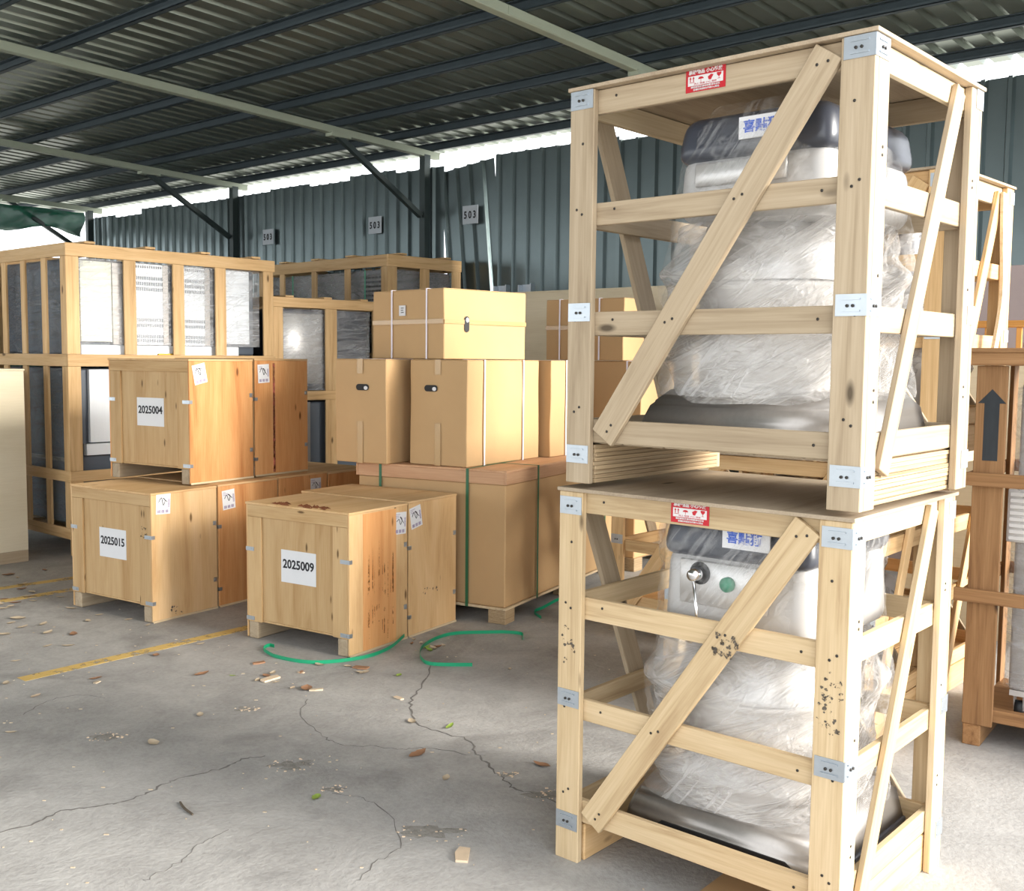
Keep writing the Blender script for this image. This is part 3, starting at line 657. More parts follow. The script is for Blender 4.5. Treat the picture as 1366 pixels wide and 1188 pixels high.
# stains, splinters
def splash(parent, name, mat, x0, x1, z0, z1, y=-.0128, n=9):
    m = MB()
    for k in range(n):
        cx = x0 + (x1 - x0) * (k + .5) / n + random.uniform(-.01, .01); w_ = (x1 - x0) / n * random.uniform(.3, .9); a = z0 + random.uniform(0, .3) * (z1 - z0); b = z1 - random.uniform(0, .45) * (z1 - z0)
        m.poly([(cx - w_ * .3, y, a), (cx + w_ * .2, y, a), (cx + w_ * .5, y, (a + b) / 2), (cx + w_ * .1, y, b), (cx - w_ * .4, y, (a * .4 + b * .6))], (0, -.0004, 0))
    return m.build(name, mat, parent, kind='stuff')
slab(a1, 'veneer_band', 'ply_orange', (.11, -.0136, .012), (.392, -.0118, .76), 'z', .0003, 'orange resin-stained veneer strip')
splash(a1, 'resin_streaks', 'stain_orange', .14, .38, .02, .62, -.0142, 14)
slab(c2, 'red_streak', 'stain_red', (.165, -.0132, .02), (.185, -.0120, .76), 'z', .0002)
m = MB()
for k in range(26):
    y = random.uniform(.16, .55); x = random.uniform(.0, .07); l = random.uniform(.02, .08)
    m.poly([(x, y, .7795), (x + random.uniform(.004, .012), y + l * .5, .786 + random.uniform(0, .006)), (x + random.uniform(0, .01), y + l, .7798)], (.002, 0, .001))
m.build('splintered_veneer', 'splinter', a1, kind='stuff')
scuffs(a2, (.23, -.0125, .24), FY, .10, .02, 12); scuffs(b1, (0, .06, .54), FX, .03, .035, 22); scuffs(b1, (.17, -.0125, .05), FY, .05, .03, 12)

# ------------------------------------------------------------ big carton on feet with a wooden lid
def oval(cx, cy, z, rx, ry, n=18): return [(cx + rx * math.cos(2 * PI * k / n), cy + ry * math.sin(2 * PI * k / n), z) for k in range(n)]
def strap_loop(parent, mat, axis, pos, lo, hi, wd=.014, t=.0015):
    """strap round a box at pos along axis ('x' or 'y')"""
    m = MB(); (x0, y0, z0), (x1, y1, z1) = lo, hi; e = t
    if axis == 'x':
        a, b = pos - wd / 2, pos + wd / 2; m.box((a, y0 - e, z0), (b, y0, z1 + e)).box((a, y0, z1), (b, y1, z1 + e)).box((a, y1, z0), (b, y1 + e, z1 + e))
    else:
        a, b = pos - wd / 2, pos + wd / 2; m.box((x0 - e, a, z0), (x0, b, z1 + e)).box((x0, a, z1), (x1, b, z1 + e)).box((x1, a, z0), (x1 + e, b, z1 + e))
    return m.build('strap', mat, parent)
FY64 = math.radians(62)
big = root('large_carton', 'long brown carton with a wooden lid on pallet feet, green straps, behind crate 2025009', 'carton', (-.03, 6.29, 0), FY64)
BW, BD = 1.10, 1.86
slab(big, 'carton_body', 'cardboard', (.012, .012, .10), (BD - .012, BW - .012, .846), 'x', .006)
slab(big, 'wooden_lid', 'lid_wood', (0, 0, .918), (BD, BW, .930), 'x', .002)
for a_, b_ in (((0, 0, .846), (BD, .014, .9175)), ((0, BW - .014, .846), (BD, BW, .9175))): slab(big, 'lid_edge', 'lid_wood', a_, b_, 'x')
for a_, b_ in (((0, .0145, .846), (.014, BW - .0145, .9175)), ((BD - .014, .0145, .846), (BD, BW - .0145, .9175))): slab(big, 'lid_edge', 'lid_wood', a_, b_, 'y')
slab(big, 'pallet_sheet', 'pine_pale', (0, 0, .085), (BD, BW, .0995), 'x', .001)
for x in (.0, .9, BD - .12):
    for y in (.0, .49, BW - .12): slab(big, 'foot_block', 'ply_edge', (x, y + .0, .0), (x + .12, y + .12, .084), 'x', .003)
for p in (.27, .91): strap_loop(big, 'strap_green', 'y', p, (-.001, 0, .085), (BD + .001, BW, .931), .02)
for p in (.42, 1.50): strap_loop(big, 'strap_green', 'x', p, (0, -.001, .085), (BD, BW + .001, .931), .02)
# ------------------------------------------------------------ cardboard boxes
def carton(loc, yaw, wl, wr, h, label, straps=(), tapes=(), hole=None, holeR=None, lab=False, group=None, mat='cardboard'):
    r = root('cardboard_box', label, 'box', loc, math.radians(yaw), group)
    bm = bmesh.new(); bmesh.ops.create_cube(bm, size=1)
    bmesh.ops.subdivide_edges(bm, edges=bm.edges[:], cuts=7, use_grid_fill=True)
    sd_ = random.uniform(0, 50)
    for v in bm.verts:
        p = Vector(((v.co.x + .5) * wr, (v.co.y + .5) * wl, (v.co.z + .5) * (h - .004)))
        q = 1 - max(abs(v.co.x), abs(v.co.y), abs(v.co.z)) * 0
        d = Vector((noise.noise(p * 3.2 + Vector((sd_, 0, 0))), noise.noise(p * 3.2 + Vector((0, sd_, 0))), 0)) * .006
        v.co = p + d
    bmesh.ops.bevel(bm, geom=[e for e in bm.edges if e.calc_face_angle(0) > 1], offset=.004, segments=1, affect='EDGES')
    me = bpy.data.meshes.new('box'); bm.to_mesh(me); bm.free(); link('carton_body', me, mat, r)
    # top flaps meeting in a slit
    slab(r, 'flap', mat, (.002, .002, h - .004), (wr - .002, wl / 2 - .002, h), 'x', .001); slab(r, 'flap', mat, (.002, wl / 2 + .002, h - .004), (wr - .002, wl - .002, h), 'x', .001)
    slab(r, 'tape', 'tape', (-.0065, wl / 2 - .022, h * .86), (-.0055, wl / 2 + .022, h + .001), 'z', 0) if tapes and 'v' in tapes else None
    if tapes and 'v' in tapes: slab(r, 'tape', 'tape', (-.0065, wl / 2 - .022, .0), (-.0055, wl / 2 + .022, h * .40), 'z', 0)
    if tapes and 'h' in tapes:
        slab(r, 'tape', 'tape', (-.0070, .0, h * .50), (-.0062, wl, h * .565), 'y', 0); slab(r, 'tape', 'tape', (.0, -.0070, h * .50), (wr, -.0062, h * .56), 'x', 0)
    for ax, p in straps: strap_loop(r, 'strap_white', ax, p, (-.008, -.008, 0) if ax == 'y' else (-.008, -.008, 0), (wr + .008, wl + .008, h + .001), .013)
    def hh(face, c, rot=0):
        m = MB().poly([Vector(q) for q in [(-.03 + .02 * math.cos(a), .02 * math.sin(a), .0) for a in [PI / 2 + PI * k / 8 for k in range(9)]] + [(.03 + .02 * math.cos(a), .02 * math.sin(a), .0) for a in [-PI / 2 + PI * k / 8 for k in range(9)]]], (0, 0, .001))
        o = m.build('hole_shade_disc', 'dark', r, onface(c, face, rot))  # flat dark disc: shade inside the hand hole put in as colour
        MB().poly(oval(.026, -.004, .001, .015, .012), (0, 0, .0008)).build('white_lining', 'paper', o)
        m2 = MB(); 
    if hole: hh(FX, (-.0062, wl * hole[0], h * hole[1]))
    if holeR: hh(FY, (wr * holeR[0], -.0062, h * holeR[1]), PI / 2)
    if lab:
        o = link('small_label', mesh([(-.033, -.033, 0), (.033, -.033, 0), (.033, .033, 0), (-.033, .033, 0)], [(0, 1, 2, 3)], 'label'), 'paper', r, onface((-.0072, wl * .56, h * .70), FX))
        m = MB()
        for q in range(3): m.box((-.014, .014 - q * .014, 0), (.014 - (q % 2) * .005, .0185 - q * .014, .0005))
        m.build('printed_lines', 'ink', o)
    return r
carton((-.274, 6.464, .932), 58, .435, .85, .655, 'right of the two upright brown boxes with hand holes on the wooden lid', [('x', .18), ('x', .64)], 'v', (.62, .73))
carton((-.786, 6.618, .932), 60, .40, .58, .655, 'left of the two upright brown boxes with hand holes on the wooden lid', [('x', .27)], 'v', (.45, .73))
carton((-.425, 6.57, 1.592), 45, .705, .715, .435, 'wide flat brown box lying on top of the two front boxes', [('y', .50), ('y', .155)], 'h', None, (.26, .50), True)
carton((.26, 7.20, .932), 58, .30, .50, .655, 'narrow brown box on the wooden lid behind the right front box', [('x', .2)], '')
# second big carton behind, boxes on it
big2 = root('large_carton', 'brown carton on the floor behind the foreground crates, carrying boxes', 'carton', (.93, 7.93, 0), math.radians(52))
slab(big2, 'carton_body', 'cardboard', (.01, .01, .10), (.67, .45, .915), 'x', .006); slab(big2, 'wooden_lid', 'lid_wood', (0, 0, .916), (.68, .46, .93), 'x', .002)
for x in (0, .56):
    for y in (0, .34): slab(big2, 'foot_block', 'ply_edge', (x, y, 0), (x + .12, y + .12, .099), 'x', .003)
slab(big2, 'pallet_sheet', 'pine_pale', (0, 0, .0992), (.68, .46, .1), 'x', .0)
carton((.96, 7.96, .932), 52, .44, .50, .655, 'brown box on the rear carton, seen left through the upper foreground crate', [('y', .12)], '')
carton((.83, 8.03, 1.592), 50, .74, .42, .47, 'low wide brown box stacked behind, against the pale plywood crate', [('y', .60), ('y', .22)], 'h')

# ------------------------------------------------------------ tall slatted crates with ovens at left
def frame_crate(C, yaw, label, W, D, H, levels, yposts, xposts, pw=.10, mat='pine_warm', top_slats=3, group=None, z0=0):
    r = root('slatted_crate', label, 'crate', (C[0], C[1], z0), math.radians(yaw), group); t = .022
    for k, (a, b) in enumerate(levels):
        for y in (0, W - t): slab(r, 'rail', mat, (0, y, a), (D, y + t, b), 'x', .002)
        for x in (0, D - t): slab(r, 'rail', mat, (x, t + .001, a), (x + t, W - t - .001, b), 'y', .002)
    lv = sorted(levels)
    for (a, b), (c, d) in zip(lv, lv[1:]):
        for x in xposts:
            for y in (.002, W - t + .002): slab(r, 'slat', mat, (x, y, b + .001), (x + pw, y + t - .004, c - .001), 'z', .002)
        for y in yposts:
            for x in (.002, D - t + .002): slab(r, 'slat', mat, (x, y, b + .001), (x + t - .004, y + pw * .75, c - .001), 'z', .002)
    for k in range(top_slats):
        x = .15 + (D - .4) * k / max(1, top_slats - 1); slab(r, 'top_slat', mat, (x, -.01, H), (x + .09, W + .01, H + .018), 'y', .002)
    b0 = lv[0][0]
    slab(r, 'deck', mat, (.03, .03, b0 - .015), (D - .03, W - .03, b0 - .001), 'x')
    if b0 > .05:
        for x in (.05, D / 2 - .05, D - .15):
            for y in (.03, W - .13): slab(r, 'foot_block', 'pine_warm', (x, y, 0), (x + .1, y + .1, b0 - .016), 'z')
    return r
LW, LD = 1.38, 1.95
lf = frame_crate((-3.44, 8.25), 49, 'tall pine slatted crate at far left holding white ovens', LW, LD, 2.46, [(2.355, 2.455), (1.505, 1.60), (.60, .685), (.15, .235)], (.022, .34, .70, 1.05, LW - .10), (.0, .48, .92, 1.33, LD - .125), .105, top_slats=4)
def vents(parent, y, rects, mat='vent_dark'):
    m = MB()
    for x0, x1, z0, z1, dx in rects:
        n = int((x1 - x0) / dx)
        for k in range(n): m.box((x0 + k * dx, y - .002, z0), (x0 + k * dx + dx * .5, y, z1))
    return m.build('vent_slots', mat, parent, kind='stuff')
ov = root('wrapped_oven', 'white oven with louvred panels behind film, upper part of the tall crate at far left', 'oven', (-3.44, 8.25, 1.512), math.radians(49))
rbox(ov, 'cabinet', 'vent_dark', (.10, .10, .09), (LD - .16, LW - .1, .84), .02, 2)
rbox(ov, 'plinth', 'white_enamel', (.14, .06, .002), (LD - .35, LW - .14, .165), .006, 1)
slab(ov, 'cream_panel', 'cream_enamel', (.14, .055, .19), (.40, .095, .82), 'z'); slab(ov, 'edge_channel', 'cart_grey', (.41, .06, .17), (.50, .095, .82), 'z')
for x0, x1 in ((.57, .90), (1.0, 1.30)):
    p = slab(ov, 'louvred_panel', 'white_enamel', (x0, .05, .17), (x1, .09, .83), 'z')
    v = vents(ov, .049, [(x0 + .03, x1 - .04, zz, zz + .028, .016) for zz in (.70, .655, .61, .36, .315, .19, .225)] + [(x0, x1, .795, .815, .02)])
    slab(ov, 'grey_corner_trim', 'cart_grey', (x1 - .05, .046, .17), (x1, .05, .83), 'z', .001)
slab(ov, 'blank_panel', 'white_enamel', (1.38, .045, .19), (1.70, .09, .83), 'z')
slab(ov, 'gold_tag', 'gold_foil', (.80, .04, .02), (.94, .058, .10), 'x'); 
MB().box((.09, .04, .0), (.092, LW - .09, .84)).build('film_sheet', 'film_dark', ov); MB().box((.093, .034, .165), (LD - .15, .036, .84)).build('film_sheet', 'film_sheet', ov)
ov2 = root('wrapped_oven', 'white cabinet behind dark shiny film, lower part of the tall crate at far left', 'oven', (-3.44, 8.25, .24), math.radians(49))
rbox(ov2, 'cabinet', 'vent_dark', (.10, .10, .0), (LD - .16, LW - .1, 1.25), .02, 2)
slab(ov2, 'white_panel', 'white_enamel', (.20, .06, .66), (.62, .095, 1.24), 'z'); slab(ov2, 'white_ledge', 'white_enamel', (.16, .045, .56), (.75, .097, .65), 'x')
MB().box((.085, .04, .0), (.087, LW - .09, 1.25)).build('film_sheet', 'film_dark', ov2)
for y in (.18,): slab(ov2, 'green_strap', 'strap_bright', (.07, y, .0), (.072, y + .018, 1.2), 'z', 0)
slab(ov2, 'grey_shelf', 'cart_grey', (.088, .1, .50), (.099, LW - .1, .53), 'y')
# crates behind: low one with a glass-fronted appliance, then a long one
g1 = frame_crate((-2.2, 9.72), 45, 'pine slatted crate with a black glossy appliance, right of the tall crate', 1.2, 1.25, 2.14, [(2.05, 2.14), (1.19, 1.275), (.15, .235)], (.02, .5, 1.1), (.0, .60, 1.17), .13, top_slats=3)
ap = root('wrapped_appliance', 'black glass-fronted appliance in shiny film, right of the tall crate', 'appliance', (-2.2, 9.72, .24), math.radians(45))
rbox(ap, 'lower_cabinet', 'vent_dark', (.1, .08, .0), (1.15, 1.1, .93), .02, 2); rbox(ap, 'upper_cabinet', 'cap_dark', (.1, .07, 1.04), (1.15, 1.1, 1.8), .02, 2)
rbox(ap, 'glass_door', 'steel_light', (.16, .055, 1.1), (.62, .075, 1.76), .01, 1); m = MB()
for k in range(4): m.box((.80 + k * .06, .05, 1.25), (.83 + k * .06, .07, 1.28))
m.build('buttons', 'paper', ap, kind='stuff'); slab(ap, 'grey_post', 'cart_grey', (.38, .06, .0), (.46, .075, .93), 'z')
MB().box((.1, .045, 1.04), (1.15, .047, 1.8)).build('film_sheet', 'film_sheet', ap)
g2 = frame_crate((-1.244, 10.63), 46, 'long pine slatted crate at the back by the metal wall, only its top showing', 2.3, 1.0, 2.62, [(2.50, 2.615), (1.55, 1.64), (.60, .68), (.1, .19)], (.02, .62, 1.2, 1.8, 2.2), (.0, .43, .87), .12, top_slats=2)
ap2 = root('wrapped_appliance', 'grey vented appliance wrapped in film inside the long back crate', 'appliance', (-1.244, 10.63, .2), math.radians(46))
rbox(ap2, 'cabinet', 'cart_grey', (.09, .1, .0), (.93, 2.2, 2.28), .02, 2)
m = MB()
for k in range(12):
    for j in range(5): m.box((.086, .2 + j * .06, 1.7 + k * .045), (.09, .25 + j * .06, 1.72 + k * .045))
m.build('vent_slots', 'dark', ap2, kind='stuff')
for y in (.42, 1.7): slab(ap2, 'green_strap', 'strap_bright', (.05, y, .0), (.052, y + .018, 2.28), 'z', 0)
MB().box((.06, .05, 1.0), (.062, 2.22, 2.28)).build('film_sheet', 'film_dark', ap2); MB().box((.06, .045, 1.0), (.96, .047, 2.28)).build('film_sheet', 'film_dark', ap2)
for k in range(3): slab(g2, 'top_slat', 'pine_warm', (-.01, .55 + .6 * k, 2.62), (1.01, .68 + .6 * k, 2.637), 'x')
# plain pale plywood case cut by the left frame edge
a = math.radians(49); P = Vector((-3.735, 8.14, 0)) - Vector((math.cos(a), math.sin(a), 0)) * 1.0
sc = root('plywood_case', 'plain pale plywood case cut off by the left edge of the photo', 'crate', P, a)
slab(sc, 'side_panel', 'ply_panel', (0, 0, .09), (1.0, .012, 1.47), 'x'); slab(sc, 'side_panel', 'ply_panel', (0, .9, .09), (1.0, .912, 1.47), 'x')
slab(sc, 'end_panel', 'ply_panel', (.988, .0125, .09), (1.0, .8995, 1.47), 'y'); slab(sc, 'end_panel', 'ply_panel', (0, .0125, .09), (.012, .8995, 1.47), 'y')
slab(sc, 'lid_panel', 'ply_panel', (-.005, -.005, 1.4705), (1.005, .917, 1.485), 'x'); slab(sc, 'base_panel', 'ply_panel', (.013, .013, .0905), (.987, .899, .1), 'x')
for y in (.0, .42, .842): slab(sc, 'skid', 'pine_grey', (0, y, 0), (1.0, y + .07, .0895), 'x')
sc2 = root('plywood_crate', 'tall pale plywood crate by the back wall, behind the brown boxes', 'crate', (1.50, 8.67, 0), math.radians(49))
slab(sc2, 'front_panel', 'ply_panel', (0, 0, .1), (.012, 2.44, 2.2), 'y'); slab(sc2, 'side_panel', 'ply_panel', (.0125, 0, .1), (.5, .012, 2.2), 'z'); slab(sc2, 'side_panel', 'ply_panel', (.0125, 2.428, .1), (.5, 2.44, 2.2), 'z')
slab(sc2, 'back_panel', 'ply_panel', (.488, .013, .1), (.5, 2.427, 2.2), 'y'); slab(sc2, 'lid_panel', 'ply_panel', (0, 0, 2.2005), (.5, 2.44, 2.212), 'y')
for y in (.0, 1.06, 2.34): slab(sc2, 'skid', 'pine_grey', (0, y, 0), (.5, y + .08, .0995), 'x')
for k, (y, zz) in enumerate(((2.24, 0), (1.93, 0))):
    m = MB(); m.box((0, 0, 0), (.06, .012, .09)).box((0, .012, .0), (.05, .15, .012)).box((0, .15, 0), (.06, .162, .08)).box((.06, 0, 0), (.064, .162, .085))
    o = m.build('metal_offcut', 'galv'); o.location = Matrix.Rotation(math.radians(49), 4, 'Z') @ Vector((.18, y, 0)) + Vector((1.50, 8.67, 2.213)); o.rotation_euler = (0, 0, math.radians(49))
    tag(o, ('left' if k == 0 else 'right') + ' one of two small metal offcuts on top of the tall plywood crate', 'scrap')

# ------------------------------------------------------------ brown timber crate with the arrow, at right
qa = math.radians(54); qv = Vector((-math.sin(qa), math.cos(qa), 0)); QL = Vector((1.905, 4.375, 0)); QW, QD, QH = .95, .75, 1.655
q = root('timber_crate', 'dark brown timber crate with a black up-arrow, cut by the right photo edge', 'crate', QL - qv * QW, qa)
bt = 'timber_brown'
slab(q, 'corner_board', bt, (0, QW - .118, .09), (.018, QW, 1.588), 'z', .002); slab(q, 'corner_board', bt, (0, 0, .09), (.018, .118, 1.588), 'z', .002)
for y in (0, QW - .018): slab(q, 'corner_board', bt, (.0185, y, .07), (.06, y + .018, 1.588), 'z'); slab(q, 'corner_board', bt, (QD - .1, y, .09), (QD, y + .018, 1.588), 'z')
for a_, b_ in ((1.589, 1.64), (1.095, 1.150), (.61, .665)):
    slab(q, 'rail', bt, (-.022, -.02, a_), (-.0005, QW + .05, b_), 'y', .002); slab(q, 'rail', bt, (QD + .001, 0, a_), (QD + .022, QW, b_), 'y', .002)
    slab(q, 'rail', bt, (0, -.019, a_), (QD, -.0005, b_), 'x', .002); slab(q, 'rail', bt, (0, QW + .0005, a_), (QD, QW + .019, b_), 'x', .002)
slab(q, 'top_sheet', bt, (-.025, -.02, 1.6405), (QD + .02, QW + .03, 1.66), 'y', .003)
slab(q, 'sill', bt, (.0185, .1, .11), (.06, QW - .1, .16), 'y'); slab(q, 'deck', bt, (.061, .01, .094), (QD - .02, QW - .01, .109), 'y')
for y in (.0, .44, QW - .075): slab(q, 'skid', bt, (.002, y, 0), (QD, y + .07, .089), 'x', .003)
m = MB(); cy = QW - .062; x = -.0006
m.poly([(x, cy + .028, 1.20), (x, cy - .030, 1.20), (x, cy - .030, 1.435), (x, cy - .055, 1.435), (x, cy, 1.493), (x, cy + .053, 1.435), (x, cy + .028, 1.435)], (.0006, 0, 0)).build('painted_arrow', 'black_paint', q)
ct = root('wrapped_cabinet', 'grey steel cabinet on castors wrapped in film inside the brown timber crate', 'cabinet', QL - qv * QW, qa)
rbox(ct, 'cabinet_body', 'cart_grey', (.12, .08, .23), (.68, .80, 1.52), .015, 2); slab(ct, 'door_seam', 'dark', (.117, .70, .24), (.121, .706, .80), 'z', 0)
rbox(ct, 'louvre_cover', 'bowl_white', (.095, .64, .86), (.119, .83, 1.08), .004, 1)
for k in range(8): slab(ct, 'louvre', 'bowl_white', (.088, .65, .87 + k * .026), (.096, .82, .886 + k * .026), 'y')
for x in (.17, .60):
    for y in (.16, .76):
        c_ = MB().box((x - .04, y - .035, .205), (x + .04, y + .035, .229)).poly([(x - .03, y - .02, .21), (x + .03, y - .02, .21), (x + .01, y - .02, .14), (x - .02, y - .02, .14)], (0, .004, 0)).poly([(x - .03, y + .016, .21), (x + .03, y + .016, .21), (x + .01, y + .016, .14), (x - .02, y + .016, .14)], (0, .004, 0)).build('castor', 'steel_light', ct)
        tube(c_, 'wheel', 'dark', (x - .005, y - .014, .145), (x - .005, y + .014, .145), .035, 18)
shell(ct, 'plastic_wrap', 'film_sheet', [(.24, .30, .38), (.7, .305, .385), (1.2, .31, .39), (1.5, .31, .38)], .40, .45, .01, 31., n=8)
# slatted side of a small wooden bed frame behind it
bd = root('bed_rail', 'orange wooden slatted rail behind the brown timber crate at the right edge', 'rail', (2.72, 6.08, 0), math.radians(50))
slab(bd, 'case', 'ply_panel', (.02, -.9, 0), (.5, .45, 1.60), 'y'); slab(bd, 'top_rail', 'bed_wood', (.03, -.9, 1.80), (.065, .42, 1.84), 'y', .004)
slab(bd, 'bottom_rail', 'bed_wood', (.03, -.9, 1.602), (.065, .42, 1.63), 'y', .004)
for k in range(15): slab(bd, 'slat', 'bed_wood', (.038, .36 - k * .085, 1.6305), (.056, .39 - k * .085, 1.7995), 'z', .003)
slab(q, 'loose_lath', bt, (.1, .02, 1.661), (.16, .80, 1.69), 'y', .006)

# ------------------------------------------------------------ straps and litter on the floor
def floor_strap(pts, label, z=.010):
    p = smooth_pts([(a[0], a[1], a[2] if len(a) > 2 else z) for a in pts], 6)
    o = ribbon(None, 'plastic_strap', 'strap_bright', p, .019, .0016, lambda i: (0, 0, 1)); 
    tag(o, label, 'strap'); return o
floor_strap([(-1.298, 5.745), (-1.332, 5.763), (-1.345, 5.692), (-1.297, 5.607), (-1.24, 5.542), (-1.112, 5.464), (-.999, 5.445), (-.87, 5.485), (-.745, 5.58), (-.655, 5.75, .012), (-.60, 5.925, .03)], 'green plastic strap curling round the near corner of crate 2025009')
floor_strap([(.071, 5.948), (.068, 6.055), (-.015, 6.094), (-.123, 6.09), (-.317, 6.057), (-.418, 5.947), (-.479, 5.788), (-.488, 5.66), (-.466, 5.518), (-.4, 5.431), (-.196, 5.424)], 'green plastic strap in an open C on the floor right of crate 2025009')
floor_strap([(.19, 6.45), (.15, 6.60), (.21, 6.64, .03), (.30, 6.68, .07), (.40, 6.72, .09), (.5, 6.78, .08)], 'short green strap end on the floor at the foot of the long carton')
def leaf(x, y, size, mat, label, group=None, name='fallen_leaf', cat='leaf', curl=.3):
    n = 7; vs = []; fs = []; a = random.uniform(0, 2 * PI); wdt = random.uniform(.35, .6)
    for i in range(n + 1):
        t = i / n; hw = size * wdt * .5 * math.sin(PI * min(1, t * 1.02)) ** .7 * random.uniform(.8, 1.1) if 0 < i < n else size * .01
        z = size * curl * (t - .5) ** 2 * 1.2; xx = (t - .5) * size
        vs += [(xx, -hw, z + hw * curl * .9), (xx, 0, z), (xx, hw, z + hw * curl * 1.1)]
    for i in range(n):
        for j in range(2): k = i * 3 + j; fs.append((k, k + 3, k + 4, k + 1))
    fs2 = fs + [tuple(reversed([q + len(vs) for q in f])) for f in fs]; vs2 = vs + [(p[0], p[1], p[2] + .0008) for p in vs]
    o = link(name, mesh(vs2, fs2, 'leaf', True), mat); o.location = (x, y, .0012); o.rotation_euler = (0, 0, a)
    return tag(o, label, cat, group)
def chip(x, y, size, mat, label, group=None, name='wood_chip', cat='wood chip'):
    b = MB(); L, W_ = size, size * random.uniform(.25, .5)
    b.poly([(-L / 2, -W_ / 2, 0), (L * .4, -W_ * .6, 0), (L / 2, W_ * .2, 0), (L * .1, W_ / 2, 0), (-L * .45, W_ * .4, 0)], (0, 0, .003 + size * .05))
    o = b.build(name, mat); o.location = (x, y, .001); o.rotation_euler = (0, 0, random.uniform(0, 6)); return tag(o, label, cat, group)
special = [(-.26, 4.51, .075, 'leaf_green', 'green leaf beside the floor crack, the nearest green one to the crates'), (-.70, 3.75, .055, 'leaf_green', 'yellow-green leaf alone on the bare floor at lower middle'),
           (-.56, 5.25, .05, 'leaf_green', 'small olive leaf just below the C-shaped green strap'), (-1.39, 5.22, .035, 'leaf_green', 'tiny green leaf cluster end of the yellow line'),
           (-.37, 4.18, .11, 'leaf_brown', 'long dark brown leaf lying on the floor crack'), (.13, 4.08, .085, 'leaf_brown', 'reddish-brown leaf nearest the left foot of the foreground crate'),
           (-1.55, 5.24, .09, 'leaf_brown', 'crumpled pinkish-brown leaf right of the end of the yellow line'), (-1.38, 4.63, .06, 'leaf_tan', 'tan leaf in the middle of the bare floor, beside a dark spot'),
           (-1.47, 4.28, .08, 'leaf_tan', 'pale curled leaf on the bare floor beside the leftmost rough patch'), (-.43, 4.57, .065, 'leaf_tan', 'pale leaf at the top of the long crack, left of the green leaf'),
           (-.24, 3.94, .06, 'leaf_tan', 'pale tan leaf right of the yellow-green leaf, below the long brown one'), (-.98, 5.02, .09, 'leaf_brown', 'dark red-brown leaf pieces below the wood chips')]
for x, y, s, mt, lb in special: leaf(x, y, s, mt, lb)
chip(-.15, 3.31, .10, 'chip_pale', 'square pale wood chip lying alone at the bottom middle of the photo'); chip(-1.19, 5.17, .11, 'chip_pale', 'largest pale wood chip in front of crate 2025009')
chip(-.77, 5.37, .085, 'leaf_brown', 'reddish bark chip right of the wood chips, in front of crate 2025009', cat='bark chip'); chip(-.52, 4.89, .06, 'chip_pale', 'slim wood chip above the long crack, left of centre floor')
rest = [(0.0, 5.38), (-2.05, 5.15), (-1.06, 5.29), (-2.22, 4.87), (-2.45, 5.06), (-2.11, 4.39), (-0.74, 5.29), (-2.02, 5.09), (-1.31, 5.44), (-1.06, 5.28), (-1.2, 5.27), (-0.99, 5.42), (-0.84, 5.40), (-0.76, 5.30), (-1.15, 5.12), (-1.25, 5.15), (-.93, 5.0), (-1.05, 5.03), (-1.22, 5.22)]
for x, y in rest:
    k = random.random()
    mt = random.choice(['leaf_tan', 'leaf_tan', 'leaf_brown', 'chip_pale']); cn = {'leaf_tan': 'tan', 'leaf_brown': 'brown', 'chip_pale': 'pale woody'}[mt]; sh = 'curled' if k < .5 else 'flat'
    (leaf if k < .5 else chip)(x, y, random.uniform(.03, .07), mt, f'small {sh} {cn} scrap on the open floor in front of crate 2025009', f'{sh} {cn} scraps on the open floor', name='floor_scrap', cat='debris')
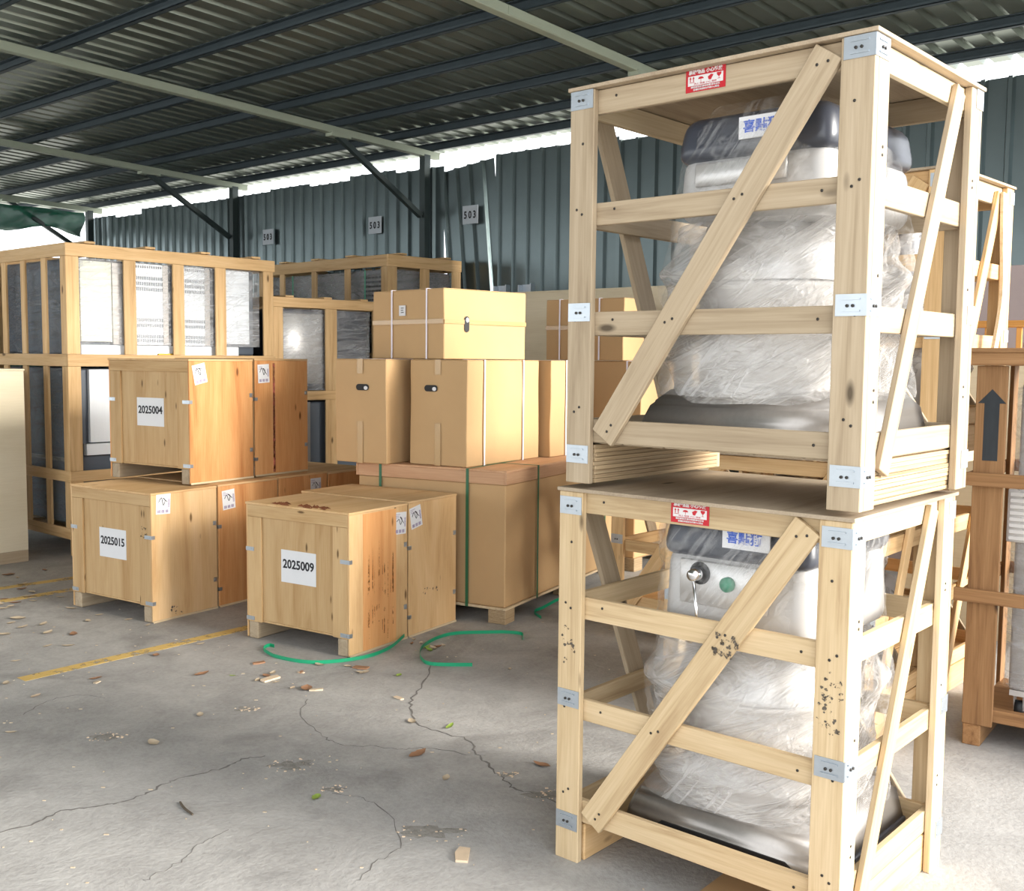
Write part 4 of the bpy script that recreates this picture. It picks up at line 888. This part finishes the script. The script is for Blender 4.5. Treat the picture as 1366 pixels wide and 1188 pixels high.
left = [(-3.46, 7.79), (-3.33, 7.14), (-2.97, 6.91), (-2.98, 6.33), (-2.97, 6.22), (-2.77, 6.2), (-2.54, 6.29), (-2.5, 5.98), (-2.54, 5.73), (-2.43, 5.74), (-2.58, 5.44), (-2.89, 5.96), (-2.97, 7.08), (-2.53, 6.44), (-2.31, 6.33), (-2.15, 6.2), (-3.64, 7.6), (-3.53, 7.51), (-3.31, 6.84), (-3.19, 6.74), (-2.77, 6.6), (-2.86, 6.13), (-2.66, 6.01), (-1.72, 5.8), (-1.89, 5.57), (-3.19, 6.58), (-3.19, 6.93), (-3.17, 6.64), (-3.26, 6.7), (-3.1, 6.8), (-3.3, 6.6), (-3.22, 7.05), (-3.4, 7.3)]
for x, y in left:
    mt = random.choice(['leaf_tan', 'leaf_tan', 'leaf_brown']); cn = 'pale tan' if mt == 'leaf_tan' else 'dark brown'; nr = y > 6.5
    leaf(x, y, random.uniform(.05, .10), mt, f'{cn} fallen leaf ' + ('among the double yellow lines left of crate 2025015' if nr else 'on the bare floor in front of crate 2025015'), f'{cn} leaves ' + ('by the double yellow lines' if nr else 'in front of crate 2025015'))
for x, y, s, mt in ((-.55, 5.93, .05, 'leaf_tan'), (-.55, 5.84, .04, 'leaf_brown'), (-.5, 5.85, .04, 'leaf_tan'), (-.46, 5.76, .06, 'leaf_green'), (-.42, 5.74, .07, 'leaf_tan'), (-.44, 5.70, .06, 'leaf_green'), (-.40, 5.78, .05, 'leaf_brown'), (-.37, 5.81, .04, 'leaf_tan')):
    cn = {'leaf_tan': 'tan', 'leaf_brown': 'brown', 'leaf_green': 'green'}[mt]; leaf(x, y, s, mt, f'withered {cn} leaf in the small heap at the C-shaped green strap', f'{cn} leaves by the green strap', curl=.8)
tw = ribbon(None, 'twig', 'bark', smooth_pts([(-1.178, 3.696, .004), (-1.145, 3.64, .006), (-1.102, 3.593, .004)], 4), .006, .006, lambda i: (0, 0, 1)); tag(tw, 'thin dark twig on the bare floor at lower left', 'twig')
sp = MB()
for k in range(260):
    x = random.uniform(-3.2, .6); y = random.uniform(3.0, 7.4); e = random.uniform(.002, .006); sp.box((x, y, 0), (x + e * random.uniform(.6, 3), y + e, .002))
sp.build('floor_crumbs', 'leaf_tan', floor, kind='stuff').matrix_parent_inverse = floor.matrix_basis.inverted()
cb = slab(None, 'cardboard_sheet', 'cardboard', (0, 0, 0), (.6, .42, .004), 'x', .001); cb.matrix_basis = Matrix.Translation((.66, 2.86, .003)) @ Matrix.Rotation(math.radians(50), 4, 'Z')
tag(cb, 'flat brown cardboard sheet on the floor under the lower foreground crate', 'cardboard')
